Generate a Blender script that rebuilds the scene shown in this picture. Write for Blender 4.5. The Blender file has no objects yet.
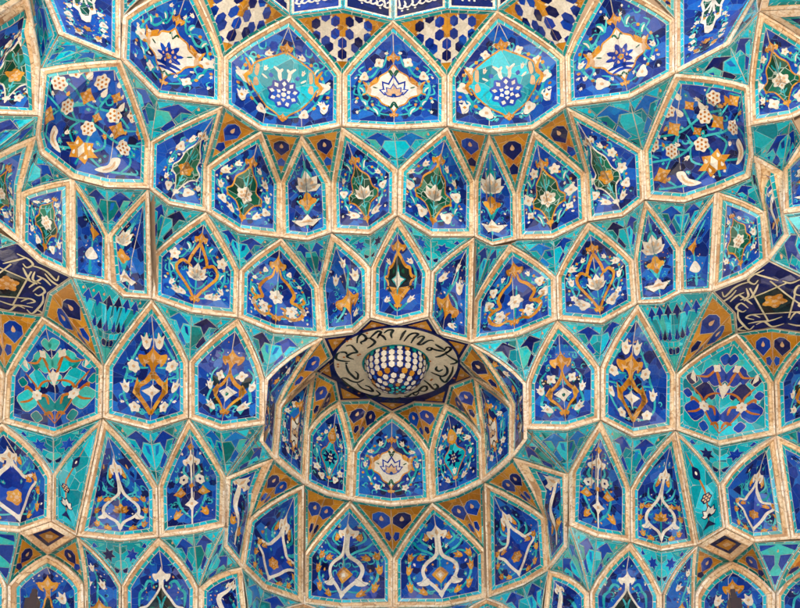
import bpy, math, random
from mathutils import Vector, Matrix
from mathutils.geometry import tessellate_polygon
random.seed(7)
SC = bpy.context.scene
COL = SC.collection
R = math.radians
# ------------------------------------------------------------------ camera
PITCH = R(37.0); FPX = 1268.0; CAMZ = 1.6
FWD = Vector((0, math.cos(PITCH), math.sin(PITCH)))
UPV = Vector((0, -math.sin(PITCH), math.cos(PITCH)))
CAMP = Vector((0, 0, CAMZ))
cam = bpy.data.cameras.new('camera'); co = bpy.data.objects.new('camera', cam); COL.objects.link(co)
co.location = CAMP; co.rotation_euler = (math.pi/2 + PITCH, 0, 0)
cam.sensor_width = 36; cam.lens = 36*FPX/800.0; cam.clip_end = 2000; cam.clip_start = 0.05
SC.camera = co
LIFT = -FWD                                    # mean outward normal of the vault, towards the hall
# heights (above eye level) of the cornice lines between the tiers
Z = {0: 8.20, 1: 7.34, 2: 6.70, 3: 6.04, 4: 5.26, 5: 5.17, 6: 4.50, 7: 3.78}
def ray(x, y):
    return Vector((1, 0, 0))*((x-400)/FPX) + UPV*((304-y)/FPX) + FWD
def onz(x, y, z):
    d = ray(x, y); return CAMP + d*(z/d.z)
def ony(x, y, Y):
    d = ray(x, y); return CAMP + d*(Y/d.y)
# ------------------------------------------------------------------ materials
MATS = {}
def nt(name):
    m = bpy.data.materials.new(name); m.use_nodes = True
    t = m.node_tree; b = t.nodes['Principled BSDF']
    return m, t, b
def mixc(t, fac, a, b, blend='MIX'):
    n = t.nodes.new('ShaderNodeMix'); n.data_type = 'RGBA'; n.blend_type = blend
    for s, v in ((n.inputs[0], fac), (n.inputs[6], a), (n.inputs[7], b)):
        if hasattr(v, 'is_linked') or hasattr(v, 'links'): t.links.new(v, s)
        else: s.default_value = v if not isinstance(v, tuple) else (*v, 1)
    return n.outputs[2]
def math_(t, op, a, b=0.0, c=None):
    n = t.nodes.new('ShaderNodeMath'); n.operation = op
    for s, v in ((n.inputs[0], a), (n.inputs[1], b)):
        if hasattr(v, 'links'): t.links.new(v, s)
        else: s.default_value = v
    return n.outputs[0]
def ramp(t, fac, stops):
    n = t.nodes.new('ShaderNodeValToRGB'); t.links.new(fac, n.inputs[0])
    e = n.color_ramp.elements
    while len(e) < len(stops): e.new(0.5)
    for i, (p, c) in enumerate(stops):
        e[i].position = p; e[i].color = (*c, 1)
    return n.outputs[0]
def tilt_normal(t, b, colsock, amount):
    g = t.nodes.new('ShaderNodeNewGeometry')
    s = t.nodes.new('ShaderNodeVectorMath'); s.operation = 'SUBTRACT'; t.links.new(colsock, s.inputs[0]); s.inputs[1].default_value = (.5, .5, .5)
    k = t.nodes.new('ShaderNodeVectorMath'); k.operation = 'SCALE'; t.links.new(s.outputs[0], k.inputs[0]); k.inputs[3].default_value = amount
    a = t.nodes.new('ShaderNodeVectorMath'); a.operation = 'ADD'; t.links.new(g.outputs['Normal'], a.inputs[0]); t.links.new(k.outputs[0], a.inputs[1])
    n = t.nodes.new('ShaderNodeVectorMath'); n.operation = 'NORMALIZE'; t.links.new(a.outputs[0], n.inputs[0])
    return n.outputs[0]
def glazed(key, cols, scale=15.0, grout=(.42, .42, .46), gw=.035, rough=.14, tilt=.20, grain=.25):
    """hand-cut glazed tile pieces: colour differs piece by piece, pale joints"""
    m, t, b = nt('glaze_'+key)
    g = t.nodes.new('ShaderNodeNewGeometry')
    v = t.nodes.new('ShaderNodeTexVoronoi'); v.inputs['Scale'].default_value = scale; t.links.new(g.outputs['Position'], v.inputs['Vector'])
    e = t.nodes.new('ShaderNodeTexVoronoi'); e.feature = 'DISTANCE_TO_EDGE'; e.inputs['Scale'].default_value = scale; t.links.new(g.outputs['Position'], e.inputs['Vector'])
    sp = t.nodes.new('ShaderNodeSeparateColor'); t.links.new(v.outputs['Color'], sp.inputs[0])
    base = ramp(t, sp.outputs[0], cols)
    n = t.nodes.new('ShaderNodeTexNoise'); n.inputs['Scale'].default_value = 60; n.inputs['Detail'].default_value = 4; t.links.new(g.outputs['Position'], n.inputs['Vector'])
    d2 = t.nodes.new('ShaderNodeTexNoise'); d2.inputs['Scale'].default_value = 1.7; d2.inputs['Detail'].default_value = 8; d2.inputs['Roughness'].default_value = .75; t.links.new(g.outputs['Position'], d2.inputs['Vector'])
    base = mixc(t, ramp(t, d2.outputs[0], [(.50, (0, 0, 0)), (.75, (.22, .22, .22))]), base, (.26, .22, .16))
    dark = mixc(t, 1.0, base, ramp(t, n.outputs[0], [(.3, (1-grain,)*3), (.7, (1+0*grain,)*3)]), 'MULTIPLY')
    if gw > 0:
        n2 = t.nodes.new('ShaderNodeTexNoise'); n2.inputs['Scale'].default_value = 9; t.links.new(g.outputs['Position'], n2.inputs['Vector'])
        thr = math_(t, 'MULTIPLY', n2.outputs[0], gw*2)
        f = math_(t, 'LESS_THAN', e.outputs['Distance'], thr)
        dark = mixc(t, f, dark, grout)
        t.links.new(math_(t, 'ADD', math_(t, 'MULTIPLY', f, .5), math_(t, 'ADD', math_(t, 'MULTIPLY', n.outputs[0], .25), rough-.1)), b.inputs['Roughness'])
    else:
        b.inputs['Roughness'].default_value = rough
    t.links.new(dark, b.inputs['Base Color'])
    if 'Specular IOR Level' in b.inputs: b.inputs['Specular IOR Level'].default_value = .17
    nrm = tilt_normal(t, b, v.outputs['Color'], tilt)
    bp = t.nodes.new('ShaderNodeBump'); bp.inputs['Strength'].default_value = .25; bp.inputs['Distance'].default_value = .004
    t.links.new(n.outputs[0], bp.inputs['Height']); t.links.new(nrm, bp.inputs['Normal']); t.links.new(bp.outputs[0], b.inputs['Normal'])
    MATS[key] = m
def strip(key, cols, pitch=.055, joint=(.6, .58, .5), jw=.05, rough=.25, tilt=.12, stone=False):
    """strip of short tiles; joints run across, from the UV length of the strip"""
    m, t, b = nt('strip_'+key)
    uv = t.nodes.new('ShaderNodeUVMap'); sx = t.nodes.new('ShaderNodeSeparateXYZ'); t.links.new(uv.outputs[0], sx.inputs[0])
    g = t.nodes.new('ShaderNodeNewGeometry')
    n = t.nodes.new('ShaderNodeTexNoise'); n.inputs['Scale'].default_value = 5.0; t.links.new(g.outputs['Position'], n.inputs['Vector'])
    u = math_(t, 'ADD', math_(t, 'DIVIDE', sx.outputs[0], pitch), math_(t, 'MULTIPLY', n.outputs[0], 1.6))
    fl = math_(t, 'FLOOR', u); fr = math_(t, 'FRACT', u)
    wn = t.nodes.new('ShaderNodeTexWhiteNoise'); wn.noise_dimensions = '2D'
    cb = t.nodes.new('ShaderNodeCombineXYZ'); t.links.new(fl, cb.inputs[0]); t.links.new(math_(t, 'FLOOR', math_(t, 'MULTIPLY', sx.outputs[1], 1.0)), cb.inputs[1])
    t.links.new(cb.outputs[0], wn.inputs['Vector'])
    base = ramp(t, wn.outputs['Value'], cols)
    d = t.nodes.new('ShaderNodeTexNoise'); d.inputs['Scale'].default_value = 34; d.inputs['Detail'].default_value = 6; d.inputs['Roughness'].default_value = .7
    t.links.new(g.outputs['Position'], d.inputs['Vector'])
    if stone:
        base = mixc(t, 1.0, base, ramp(t, d.outputs[0], [(.30, (.36, .23, .14)), (.42, (.80, .66, .50)), (.52, (1, .98, .94)), (.75, (1.0, 1.0, 1.0))]), 'MULTIPLY')
        big = t.nodes.new('ShaderNodeTexNoise'); big.inputs['Scale'].default_value = 4.5; big.inputs['Detail'].default_value = 3; t.links.new(g.outputs['Position'], big.inputs['Vector'])
        base = mixc(t, ramp(t, big.outputs[0], [(.42, (0, 0, 0)), (.68, (1, 1, 1))]), base, mixc(t, .38, base, (.50, .30, .15)))
    else:
        base = mixc(t, 1.0, base, ramp(t, d.outputs[0], [(.3, (.75,)*3), (.7, (1,)*3)]), 'MULTIPLY')
    f = math_(t, 'LESS_THAN', fr, jw)
    col = mixc(t, f, base, joint)
    t.links.new(col, b.inputs['Base Color'])
    b.inputs['Roughness'].default_value = rough
    nrm = tilt_normal(t, b, wn.outputs['Color'], tilt)
    bp = t.nodes.new('ShaderNodeBump'); bp.inputs['Strength'].default_value = .6 if stone else .25; bp.inputs['Distance'].default_value = .008
    h = math_(t, 'SUBTRACT', d.outputs[0], math_(t, 'MULTIPLY', f, .6))
    t.links.new(h, bp.inputs['Height']); t.links.new(nrm, bp.inputs['Normal']); t.links.new(bp.outputs[0], b.inputs['Normal'])
    MATS[key] = m
glazed('blue', [(.0, (.003, .008, .08)), (.18, (.003, .018, .17)), (.42, (.004, .036, .29)), (.68, (.005, .068, .41)), (.9, (.010, .13, .50))], 10.5, (.04, .11, .30), .011)
glazed('navy', [(.0, (.002, .004, .025)), (.5, (.003, .008, .08)), (1., (.004, .022, .18))], 10.5, (.04, .08, .22), .010)
glazed('cobalt', [(.0, (.003, .022, .24)), (.6, (.004, .045, .38)), (1., (.008, .09, .48))], 9, gw=.0)
glazed('ink', [(.0, (.003, .005, .05)), (1., (.005, .012, .13))], 9, gw=.0)
glazed('violet', [(.0, (.012, .03, .22)), (1., (.02, .06, .34))], 9, gw=.0)
glazed('azure', [(.0, (.005, .10, .48)), (.5, (.008, .15, .56)), (1., (.01, .22, .62))], 9, gw=.0)
glazed('cyan', [(.0, (.0, .42, .64)), (.5, (.0, .54, .74)), (1., (.03, .64, .78))], 9, gw=.0)
glazed('teal', [(.0, (.0, .17, .25)), (.35, (.0, .31, .39)), (.7, (.0, .43, .54)), (1., (.02, .58, .72))], 7, (.3, .5, .5), .006)
glazed('teal_lt', [(.0, (.05, .42, .38)), (.6, (.06, .54, .50)), (1., (.0, .50, .60))], 10, gw=0)
glazed('teal_dk', [(.0, (.0, .13, .14)), (.6, (.0, .23, .25)), (1., (.01, .34, .36))], 10, gw=0)
glazed('vine', [(.0, (.0, .28, .32)), (1., (.06, .5, .55))], 10, gw=0)
glazed('green', [(.0, (.002, .035, .02)), (.6, (.004, .09, .05)), (1., (.01, .17, .1))], 11, (.3, .4, .35), .02)
glazed('black', [(.0, (.006, .008, .012)), (1., (.012, .03, .03))], 11, gw=0)
glazed('ochre', [(.0, (.36, .14, .006)), (.5, (.55, .23, .012)), (1., (.66, .33, .03))], 12, (.45, .3, .15), .02, rough=.3)
glazed('ochre_fill', [(.0, (.30, .12, .006)), (.5, (.46, .20, .010)), (1., (.6, .28, .02))], 8, (.5, .35, .2), .008, rough=.3)
glazed('tan', [(.0, (.5, .3, .16)), (1., (.68, .46, .26))], 12, gw=0, rough=.4)
glazed('orange', [(.0, (.36, .10, .012)), (1., (.5, .19, .03))], 12, gw=0)
glazed('white', [(.0, (.62, .58, .49)), (1., (.79, .76, .67))], 12, (.55, .5, .4), .01, rough=.3)
glazed('cream', [(.0, (.62, .55, .40)), (.5, (.70, .63, .46)), (1., (.78, .70, .52))], 6, gw=0, rough=.35, tilt=.04)
glazed('script', [(.0, (.46, .42, .27)), (1., (.66, .6, .42))], 8, gw=0, rough=.35)
glazed('grout', [(.0, (.5, .46, .36)), (1., (.66, .6, .48))], 20, gw=0, rough=.8)
strip('edge', [(.0, (.0, .24, .26)), (.35, (.0, .36, .40)), (.7, (.01, .46, .55)), (.88, (.0, .52, .72)), (1., (.02, .40, .62))], .075, (.62, .64, .58), .07)
strip('edge_dk', [(.0, (.0, .15, .15)), (.5, (.0, .24, .24)), (1., (.02, .34, .33))], .085, (.6, .58, .5), .06)
strip('stone_lip', [(.0, (.68, .52, .38)), (.3, (.82, .71, .55)), (.7, (.87, .80, .68)), (1., (.89, .86, .79))], .13, (.36, .24, .15), .035, rough=.6, tilt=.05, stone=True)
strip('stone', [(.0, (.50, .31, .17)), (.35, (.72, .49, .28)), (.75, (.82, .63, .40)), (1., (.86, .75, .56))], .15, (.30, .18, .10), .04, rough=.6, tilt=.05, stone=True)
def plain(key, c, rough=.7, sc=8, var=.3):
    m, t, b = nt(key)
    g = t.nodes.new('ShaderNodeNewGeometry'); n = t.nodes.new('ShaderNodeTexNoise'); n.inputs['Scale'].default_value = sc; n.inputs['Detail'].default_value = 6
    t.links.new(g.outputs['Position'], n.inputs['Vector'])
    t.links.new(ramp(t, n.outputs[0], [(.3, tuple(x*(1-var) for x in c)), (.7, c)]), b.inputs['Base Color']); b.inputs['Roughness'].default_value = rough
    MATS[key] = m
plain('mortar', (.36, .25, .16)); plain('brick', (.38, .26, .16)); plain('paving', (.7, .62, .5), .8, 1.5, .2)
plain('wood', (.028, .006, .003), .45, 30, .5)
# ------------------------------------------------------------------ mesh collector
class MB:
    def __init__(s): s.v = []; s.f = []; s.m = []; s.uv = []; s.keys = []
    def mi(s, k):
        if k not in s.keys: s.keys.append(k)
        return s.keys.index(k)
    def face(s, pts, key, uv=None):
        i = len(s.v); s.v += [tuple(p) for p in pts]; s.f.append(tuple(range(i, i+len(pts)))); s.m.append(s.mi(key))
        s.uv.append(uv or [(0, 0)]*len(pts))
    def build(s, name, parent=None, origin=None):
        if not s.f: return None
        o3 = origin or Vector((0, 0, 0))
        me = bpy.data.meshes.new(name)
        me.from_pydata([(p[0]-o3.x, p[1]-o3.y, p[2]-o3.z) for p in s.v], [], s.f)
        for k in s.keys: me.materials.append(MATS[k])
        me.polygons.foreach_set('material_index', s.m)
        ul = me.uv_layers.new(name='UVMap'); k = 0
        for fu in s.uv:
            for u in fu: ul.data[k].uv = u; k += 1
        me.update()
        o = bpy.data.objects.new(name, me); COL.objects.link(o)
        if parent: o.parent = parent
        else: o.location = o3
        return o
# ------------------------------------------------------------------ 2D design pieces
def crs(pts, n=5, closed=False):
    out = []; m = len(pts)
    rng = range(m) if closed else range(m-1)
    for i in rng:
        if closed: p0, p1, p2, p3 = pts[(i-1) % m], pts[i], pts[(i+1) % m], pts[(i+2) % m]
        else: p0, p1, p2, p3 = pts[max(i-1, 0)], pts[i], pts[i+1], pts[min(i+2, m-1)]
        for k in range(n):
            t = k/n
            out.append(tuple(.5*((2*p1[j])+(-p0[j]+p2[j])*t+(2*p0[j]-5*p1[j]+4*p2[j]-p3[j])*t*t+(-p0[j]+3*p1[j]-3*p2[j]+p3[j])*t**3) for j in (0, 1)))
    if not closed: out.append(tuple(pts[-1]))
    return out
AR = [1.0, 1.0]; WS = 1.25; BS = 1.22; FS = 1.08
class Design:
    def __init__(s): s.items = []
    def P(s, key, pts, l=1, sym=False, g=0.0):
        if g:
            cx = sum(p[0] for p in pts)/len(pts); cy = sum(p[1] for p in pts)/len(pts)
            r = max(math.hypot(p[0]-cx, p[1]-cy) for p in pts); k = 1+g/max(r, .02)
            s.items.append(('grout', [(cx+(p[0]-cx)*k, cy+(p[1]-cy)*k) for p in pts], l-.5))
            if sym: s.items.append(('grout', [(-(cx+(p[0]-cx)*k), cy+(p[1]-cy)*k) for p in pts], l-.5))
        s.items.append((key, list(pts), l))
        if sym: s.items.append((key, [(-x, y) for x, y in pts], l))
    def B(s, key, pts, l=1, sym=False, n=4): s.P(key, crs(pts, n, True), l, sym)
    def S(s, key, pts, w=.012, l=1, sym=False, taper=True, n=4):
        c = crs(pts, n); m = len(c); L = []; Rr = []
        for i, p in enumerate(c):
            a = c[max(i-1, 0)]; b = c[min(i+1, m-1)]
            dx, dy = (b[0]-a[0])/AR[0], (b[1]-a[1])/AR[1]; d = math.hypot(dx, dy) or 1
            k = i/(m-1); ww = (w*(1-.6*abs(2*k-1)**2) if taper else w)*(WS if w < .017 else 1.0+(WS-1)*.25)
            ox, oy = dy/d*ww*AR[0], dx/d*ww*AR[1]
            L.append((p[0]-ox, p[1]+oy)); Rr.append((p[0]+ox, p[1]-oy))
        for i in range(m-1):
            q = [L[i], Rr[i], Rr[i+1], L[i+1]]
            s.items.append((key, q, l))
            if sym: s.items.append((key, [(-x, y) for x, y in q], l))
    def F(s, key, x, y, r, n=5, l=2, dep=.22, core='tan', sym=False, rot=None):
        a0 = random.uniform(0, 6) if rot is None else rot; r = r*FS; ax, ay = AR
        for sg in ((1, -1) if sym else (1,)):
            pts = []
            N = n*5
            for i in range(N):
                a = 2*math.pi*i/N; rr = r*(1+dep*math.cos(n*a))
                pts.append((sg*(x+rr*ax*math.cos(a+a0)), y+rr*ay*math.sin(a+a0)))
            s.items.append((key, pts, l))
            if core: s.items.append((core, [(sg*(x+r*ax*.3*math.cos(k*1.05)), y+r*ay*.3*math.sin(k*1.05)) for k in range(6)], l+.5))
    def bud(s, x, y, ang, r=.04, key='white', l=2, sym=False, core='tan'):
        base = crs([(-1.1, 0), (-.6, .5), (.1, .62), (.75, .8), (.55, .3), (1.35, .05), (.55, -.3), (.75, -.8), (.1, -.62), (-.6, -.5)], 3, True)
        c, sn = math.cos(ang), math.sin(ang); r *= BS; ax, ay = AR
        pts = [(x+r*ax*(a*c-b*sn), y+r*ay*(a*sn+b*c)) for a, b in base]
        s.P(key, pts, l, sym)
        if core: s.P(core, [(x+r*ax*.3*a, y+r*ay*.3*b) for a, b in ((1, 0), (0, 1), (-1, 0), (0, -1))], l+.5, sym)
    def drop(s, x, y, r, key='tan', l=3, sym=False, up=1):
        pts = [(0, 1.5), (-.6, .4), (-.75, -.35), (-.35, -.9), (.35, -.9), (.75, -.35), (.6, .4)]
        s.P(key, [(x+r*AR[0]*a, y+up*r*AR[1]*b) for a, b in pts], l, sym)
def J(a): return a+random.uniform(-.012, .012)
def vines(d, lo=.08, hi=.7, flo='white', w=.011, big=1.0):
    d.S('vine', [(.02, lo), (.16, lo+.02), (.28, lo+.10), (.355, .33), (.37, .47), (.31, .60), (.20, .68)], w, 1, True)
    d.S('vine', [(.30, lo+.12), (.25, .30), (.31, .36), (.35, .31)], w*.8, 1, True)
    d.S('vine', [(.37, .46), (.30, .48), (.27, .42)], w*.8, 1, True)
    d.S('vine', [(.31, .60), (.25, .57), (.20, .60), (.13, hi)], w*.9, 1, True)
    for x, y, a, r in ((.20, lo+.035, .5, .040), (.335, .20, 1.9, .034), (.36, .40, 1.6, .042), (.31, .585, 2.6, .036), (.16, hi+.01, 2.2, .034)):
        x, y = J(x), J(y); r *= random.uniform(.75, 1.25)*big; u = random.random()
        if u < .4: d.F(flo, x, y, r*1.25, random.choice((3, 4, 5)), 2, .22, 'tan', sym=True)
        elif u < .75: d.bud(x, y, a+random.uniform(-.5, .5), r, flo, sym=True)
        else:
            d.S('vine', [(x-r*1.2, y-r), (x-r*.6, y+r*.8), (x+r*.4, y+r*1.4)], .022, 1.8, True); d.S('white', [(x-r*.9, y-r*.5), (x-r*.5, y+r*.5), (x+r*.2, y+r*1.1)], .007, 2.2, True)
    d.S('vine', [(.31, .60), (.37, .66), (.31, .70)], w*.7, 1, True); d.S('vine', [(.16, lo+.02), (.12, lo+.09), (.19, lo+.12)], w*.7, 1, True); d.S('vine', [(.355, .33), (.42, .36), (.41, .44)], w*.7, 1, True); d.S('vine', [(.20, .68), (.12, .66), (.08, .74), (.06, .84)], w*.7, 1, True)
    for x, y in ((.40, .235), (.24, .235), (.415, .47), (.10, .16), (.07, .80), (.27, .50), (.38, .10)): d.bud(J(x), J(y), random.uniform(0, 6), .017, flo if random.random() < .6 else 'vine', 2, True)
    for x, y in ((.27, .16), (.395, .29), (.36, .53), (.24, .66)):
        d.F('ochre', J(x), J(y), .016, 4, 2, .1, None, sym=True)
    for x, y, r in ((.12, .07, .035), (.39, .12, .04), (.24, .5, .04), (.1, .80, .04), (.3, .28, .035)):
        d.F('navy' if random.random() < .6 else 'cobalt', J(x), J(y), r, 6, .6, .08, None, sym=True)
def medal(d, pts, fill, edge='ochre', w=.02, l=2, cy=.45, n=4):
    """closed symmetric outline given for x>=0, bottom to top"""
    kx, ky = (.98, .92) if fill == 'white' else (1.2, 1.1)
    pts = [(x*kx, .44+(y-.44)*ky) for x, y in pts]
    if fill == 'white':
        for g in (1, -1):   # scrolled ochre shoulders round the cartouche
            d.B('ochre', [(g*.17, .56), (g*.27, .50), (g*.33, .53), (g*.30, .43), (g*.33, .33), (g*.26, .35), (g*.16, .27), (g*.2, .42)], l-.3)
            d.B('tan', [(g*.25, .49), (g*.30, .50), (g*.275, .44), (g*.295, .37), (g*.255, .38)], l-.1)
    full = pts+[(-x, y) for x, y in reversed(pts) if x > .001]
    c = crs(full, n, True)
    d.P(edge, c, l)
    cx = 0; k = []
    m = len(c)
    for i, p in enumerate(c):
        a = c[i-1]; b = c[(i+1) % m]; dx, dy = b[0]-a[0], b[1]-a[1]; q = math.hypot(dx, dy) or 1
        k.append((p[0]-dy/q*w*1.25, p[1]+dx/q*w*1.25))
    d.P(fill, k, l+.5)
def lotus(d, x, y, s, key='white', outline=None, l=4, core='tan', up=1):
    s *= 1.15; n0 = len(d.items)
    lotus_(d, x, y, s, key, outline, l, core, up)
    for i in range(n0, len(d.items)): k, p, ll = d.items[i]; d.items[i] = (k, [(x+(a-x)*AR[0], y+(b-y)*AR[1]) for a, b in p], ll)
def lotus_(d, x, y, s, key='white', outline=None, l=4, core='tan', up=1):
    for a, r in ((-1.15, .8), (-.6, 1), (0, 1.1), (.6, 1), (1.15, .8)):
        c, sn = math.sin(a), math.cos(a)*up
        pts = []
        for u, v in ((-.15, 0), (-.3, .55), (0, 1.05), (.3, .55), (.15, 0)):
            pts.append((x+s*r*(v*c+u*sn*up), y+s*r*(v*sn-u*c*up)-s*.25*up))
        if outline: d.P(outline, [(x+(p[0]-x)*1.0+(-.0), p[1]) for p in pts], l); pts = [(x+s*r*.62*c+(p[0]-(x+s*r*.62*c))*.62, (y+s*r*.62*sn-s*.25*up)+(p[1]-(y+s*r*.62*sn-s*.25*up))*.62) for p in pts]; d.P(key, pts, l+.5)
        else:
            d.P(key, pts, l)
            if core: d.P(core, [(x+s*r*.55*c+(p[0]-(x+s*r*.55*c))*.28, (y+s*r*.55*sn-s*.25*up)+(p[1]-(y+s*r*.55*sn-s*.25*up))*.28) for p in pts], l+.5)
def palmette(d, x, y, s, key='ochre', core='tan', l=3):
    s *= 1.25; n0 = len(d.items)
    palmette_(d, x, y, s, key, core, l)
    for i in range(n0, len(d.items)): k, p, ll = d.items[i]; d.items[i] = (k, [(x+(a-x)*AR[0], y+(b-y)*AR[1]) for a, b in p], ll)
def palmette_(d, x, y, s, key='ochre', core='tan', l=3):
    h = [(0, 1.35), (-.10, 1.0), (-.38, .62), (-.62, .42), (-1.05, .38), (-1.12, .08), (-.92, -.30), (-.60, -.52), (-.52, -.22), (-.30, -.30), (-.14, -.62), (0, -1.0)]
    h = crs(h, 3); h = h+[(-a, b) for a, b in h[::-1][1:-1]]
    d.P(key, [(x+a*s, y+b*s) for a, b in h], l)
    if core:
        d.P(core, [(x, y+.8*s), (x-.2*s, y+.3*s), (x, y-.05*s), (x+.2*s, y+.3*s)], l+.5)
        for g in (1, -1): d.P(core, [(x+g*.25*s, y+.0*s), (x+g*.75*s, y+.1*s), (x+g*.6*s, y-.28*s)], l+.5)
def filler(d, n):
    for k in range(n):
        x, y = random.uniform(.03, .42), random.uniform(.04, .88); a = random.uniform(0, 6.28); u = random.random()
        if u < .34:
            r = random.uniform(.03, .055); d.S('vine', [(x+AR[0]*r*math.cos(a+t*1.1)*(1-.18*t), y+AR[1]*r*math.sin(a+t*1.1)*(1-.18*t)) for t in range(5)], .0062, .72, True)
        elif u < .56: d.bud(x, y, a, random.uniform(.012, .02), random.choice(('white', 'vine', 'ochre')), .9, True)
        elif u < .80: d.F(random.choice(('navy', 'ink', 'cobalt', 'violet')), x, y, random.uniform(.025, .05), random.choice((4, 5, 6)), .62, .14, None, True)
        else: d.F(random.choice(('white', 'ochre', 'vine')), x, y, random.uniform(.007, .012), 4, .92, .1, None, True)
def des_pine():
    d = Design(); vines(d)
    medal(d, [(0, .07), (.05, .13), (.14, .19), (.22, .28), (.25, .36), (.285, .42), (.25, .47), (.235, .56), (.15, .64), (.06, .71), (0, .75)], 'teal', 'ochre', .013, 2)
    for g in (1, -1):
        d.B('tan', [(g*.225, .36), (g*.27, .33), (g*.27, .42), (g*.24, .44)], 3.2); d.B('tan', [(g*.235, .46), (g*.265, .48), (g*.255, .57), (g*.225, .57)], 3.2)
        d.S('white', [(0, .44), (g*.04, .5), (g*.05, .56), (g*.10, .60)], .014, 3.3); d.S('white', [(g*.05, .55), (g*.02, .60)], .01, 3.3)
        d.S('white', [(g*.15, .46), (g*.20, .49)], .008, 3.3); d.F('cobalt', g*.12, .505, .02, 4, 3.3, .1, None)
        d.bud(g*.37, .15, 1.57, .05, 'white', 3, core='ochre')
    palmette(d, 0, .80, .045); palmette(d, 0, .075, .035)
    d.F('cobalt', 0, .335, .135, 9, 3.5, .10, None, rot=.17)
    for k in range(9): a = .17+k*2*math.pi/9; d.P('white', [(AR[0]*(r_*math.cos(a+t_)), .335+AR[1]*(r_*math.sin(a+t_))) for r_, t_ in ((.085, 0), (.112, .20), (.138, 0), (.112, -.20))], 3.9)
    for k in range(6): a = .5+k*2*math.pi/6; d.P('white', [(AR[0]*(r_*math.cos(a+t_)), .335+AR[1]*(r_*math.sin(a+t_))) for r_, t_ in ((.035, 0), (.055, .42), (.078, 0), (.055, -.42))], 3.9)
    d.F('white', 0, .335, .022, 5, 3.9, 0, None)
    for g in (1, -1):
        d.S('vine', [(g*.02, .2), (g*.12, .18), (g*.2, .28), (g*.16, .36)], .009, 3.3); d.S('ochre', [(g*.30, .30), (g*.345, .40), (g*.30, .50), (g*.35, .60)], .014, 3.2); d.bud(g*.17, .56, 1.2, .022, 'white', 3.6)
    return d
def des_whitemed(flo='lot'):
    d = Design(); vines(d)
    medal(d, [(0, .08), (.05, .15), (.13, .19), (.18, .27), (.26, .31), (.285, .40), (.25, .47), (.18, .52), (.15, .58), (.06, .63), (0, .70)], 'white', 'ochre', .014, 2)
    palmette(d, 0, .75, .05); palmette(d, 0, .08, .035)
    for g in (1, -1):
        d.B('tan', [(g*.25, .33), (g*.285, .38), (g*.26, .45), (g*.235, .40)], 3.2)
        d.S('green', [(0, .56), (g*.03, .61), (g*.05, .59)], .008, 3.3); d.S('green', [(0, .22), (g*.035, .17), (g*.06, .19)], .008, 3.3)
        d.S('green', [(g*.17, .42), (g*.22, .44)], .007, 3.3)
    if flo == 'lot':
        lotus(d, 0, .38, .18, 'white', 'cobalt', 3.5); lotus(d, 0, .345, .12, 'tan', 'cobalt', 4.2); d.drop(0, .36, .02, 'tan', 5)
        d.S('green', [(-.05, .62), (0, .54), (.05, .62)], .008, 3.4); d.S('green', [(-.04, .18), (0, .24), (.04, .18)], .008, 3.4)
    else:
        d.F('cobalt', 0, .38, .105, 8, 3.5, .28, None, rot=.2)
        for k in range(6):
            a = k*1.047; d.drop(.065*math.cos(a), .38+.065*math.sin(a), .017, 'tan', 4.2)
        d.F('ochre', 0, .38, .03, 5, 4.4, .1, 'vine')
        d.S('cobalt', [(-.13, .24), (0, .29), (.13, .24)], .016, 3.5); d.S('cobalt', [(-.10, .20), (0, .25), (.10, .20)], .012, 3.5)
    return d
def des_greenmed(core='white', edge='ochre', fill='green', flo=6):
    d = Design(); vines(d, big=1.25)
    medal(d, [(0, .07), (.05, .17), (.12, .26), (.21, .30), (.23, .38), (.16, .45), (.14, .56), (.06, .64), (0, .72)], fill, edge, .017, 2)
    for g in (1, -1): d.B(edge, [(g*.17, .30), (g*.27, .27), (g*.25, .36), (g*.19, .38)], 2)
    palmette(d, 0, .78, .06, edge, 'tan' if edge == 'ochre' else 'ochre'); palmette(d, 0, .09, .04, edge, None)
    d.S('vine', [(0, .12), (.0, .62)], .009, 3.2)
    d.S('vine', [(0, .5), (.05, .56), (.06, .6)], .008, 3.2, True); d.S('vine', [(0, .22), (.06, .27)], .009, 3.2, True)
    if flo == 0: lotus(d, 0, .38, .15, core, None, 3.6)
    else:
        d.F(core, 0, .38, .095, flo, 3.6, .16, 'tan', rot=.5)
        for k in range(flo): a = .5+k*2*math.pi/flo; d.F('tan', .055*math.cos(a), .38+.055*math.sin(a), .017, 4, 4, .0, None)
    return d
def des_lotus():
    d = Design()
    for y in (.12, .42, .66): d.F('navy', .2, y, .09, 5, .6, .1, None, sym=True)
    d.S('vine', [(0, .05), (0, .9)], .018, 1, taper=False)
    d.S('vine', [(0, .22), (.13, .34), (.30, .42)], .025, 1, True); d.S('vine', [(0, .5), (.12, .62), (.2, .62)], .02, 1, True); d.S('vine', [(0, .82), (.1, .74), (.12, .68)], .02, 1, True)
    lotus(d, 0, .60, .26, 'white', None, 2)
    d.F('ochre', 0, .40, .13, 4, 2, .25, 'tan', rot=0)
    d.P('white', [(-.40, .13), (-.14, .15), (0, .24), (.14, .15), (.40, .13), (.16, .06), (0, .10), (-.16, .06)], 2)
    d.P('tan', [(-.2, .115), (0, .17), (.2, .115), (0, .13)], 3)
    return d
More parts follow.
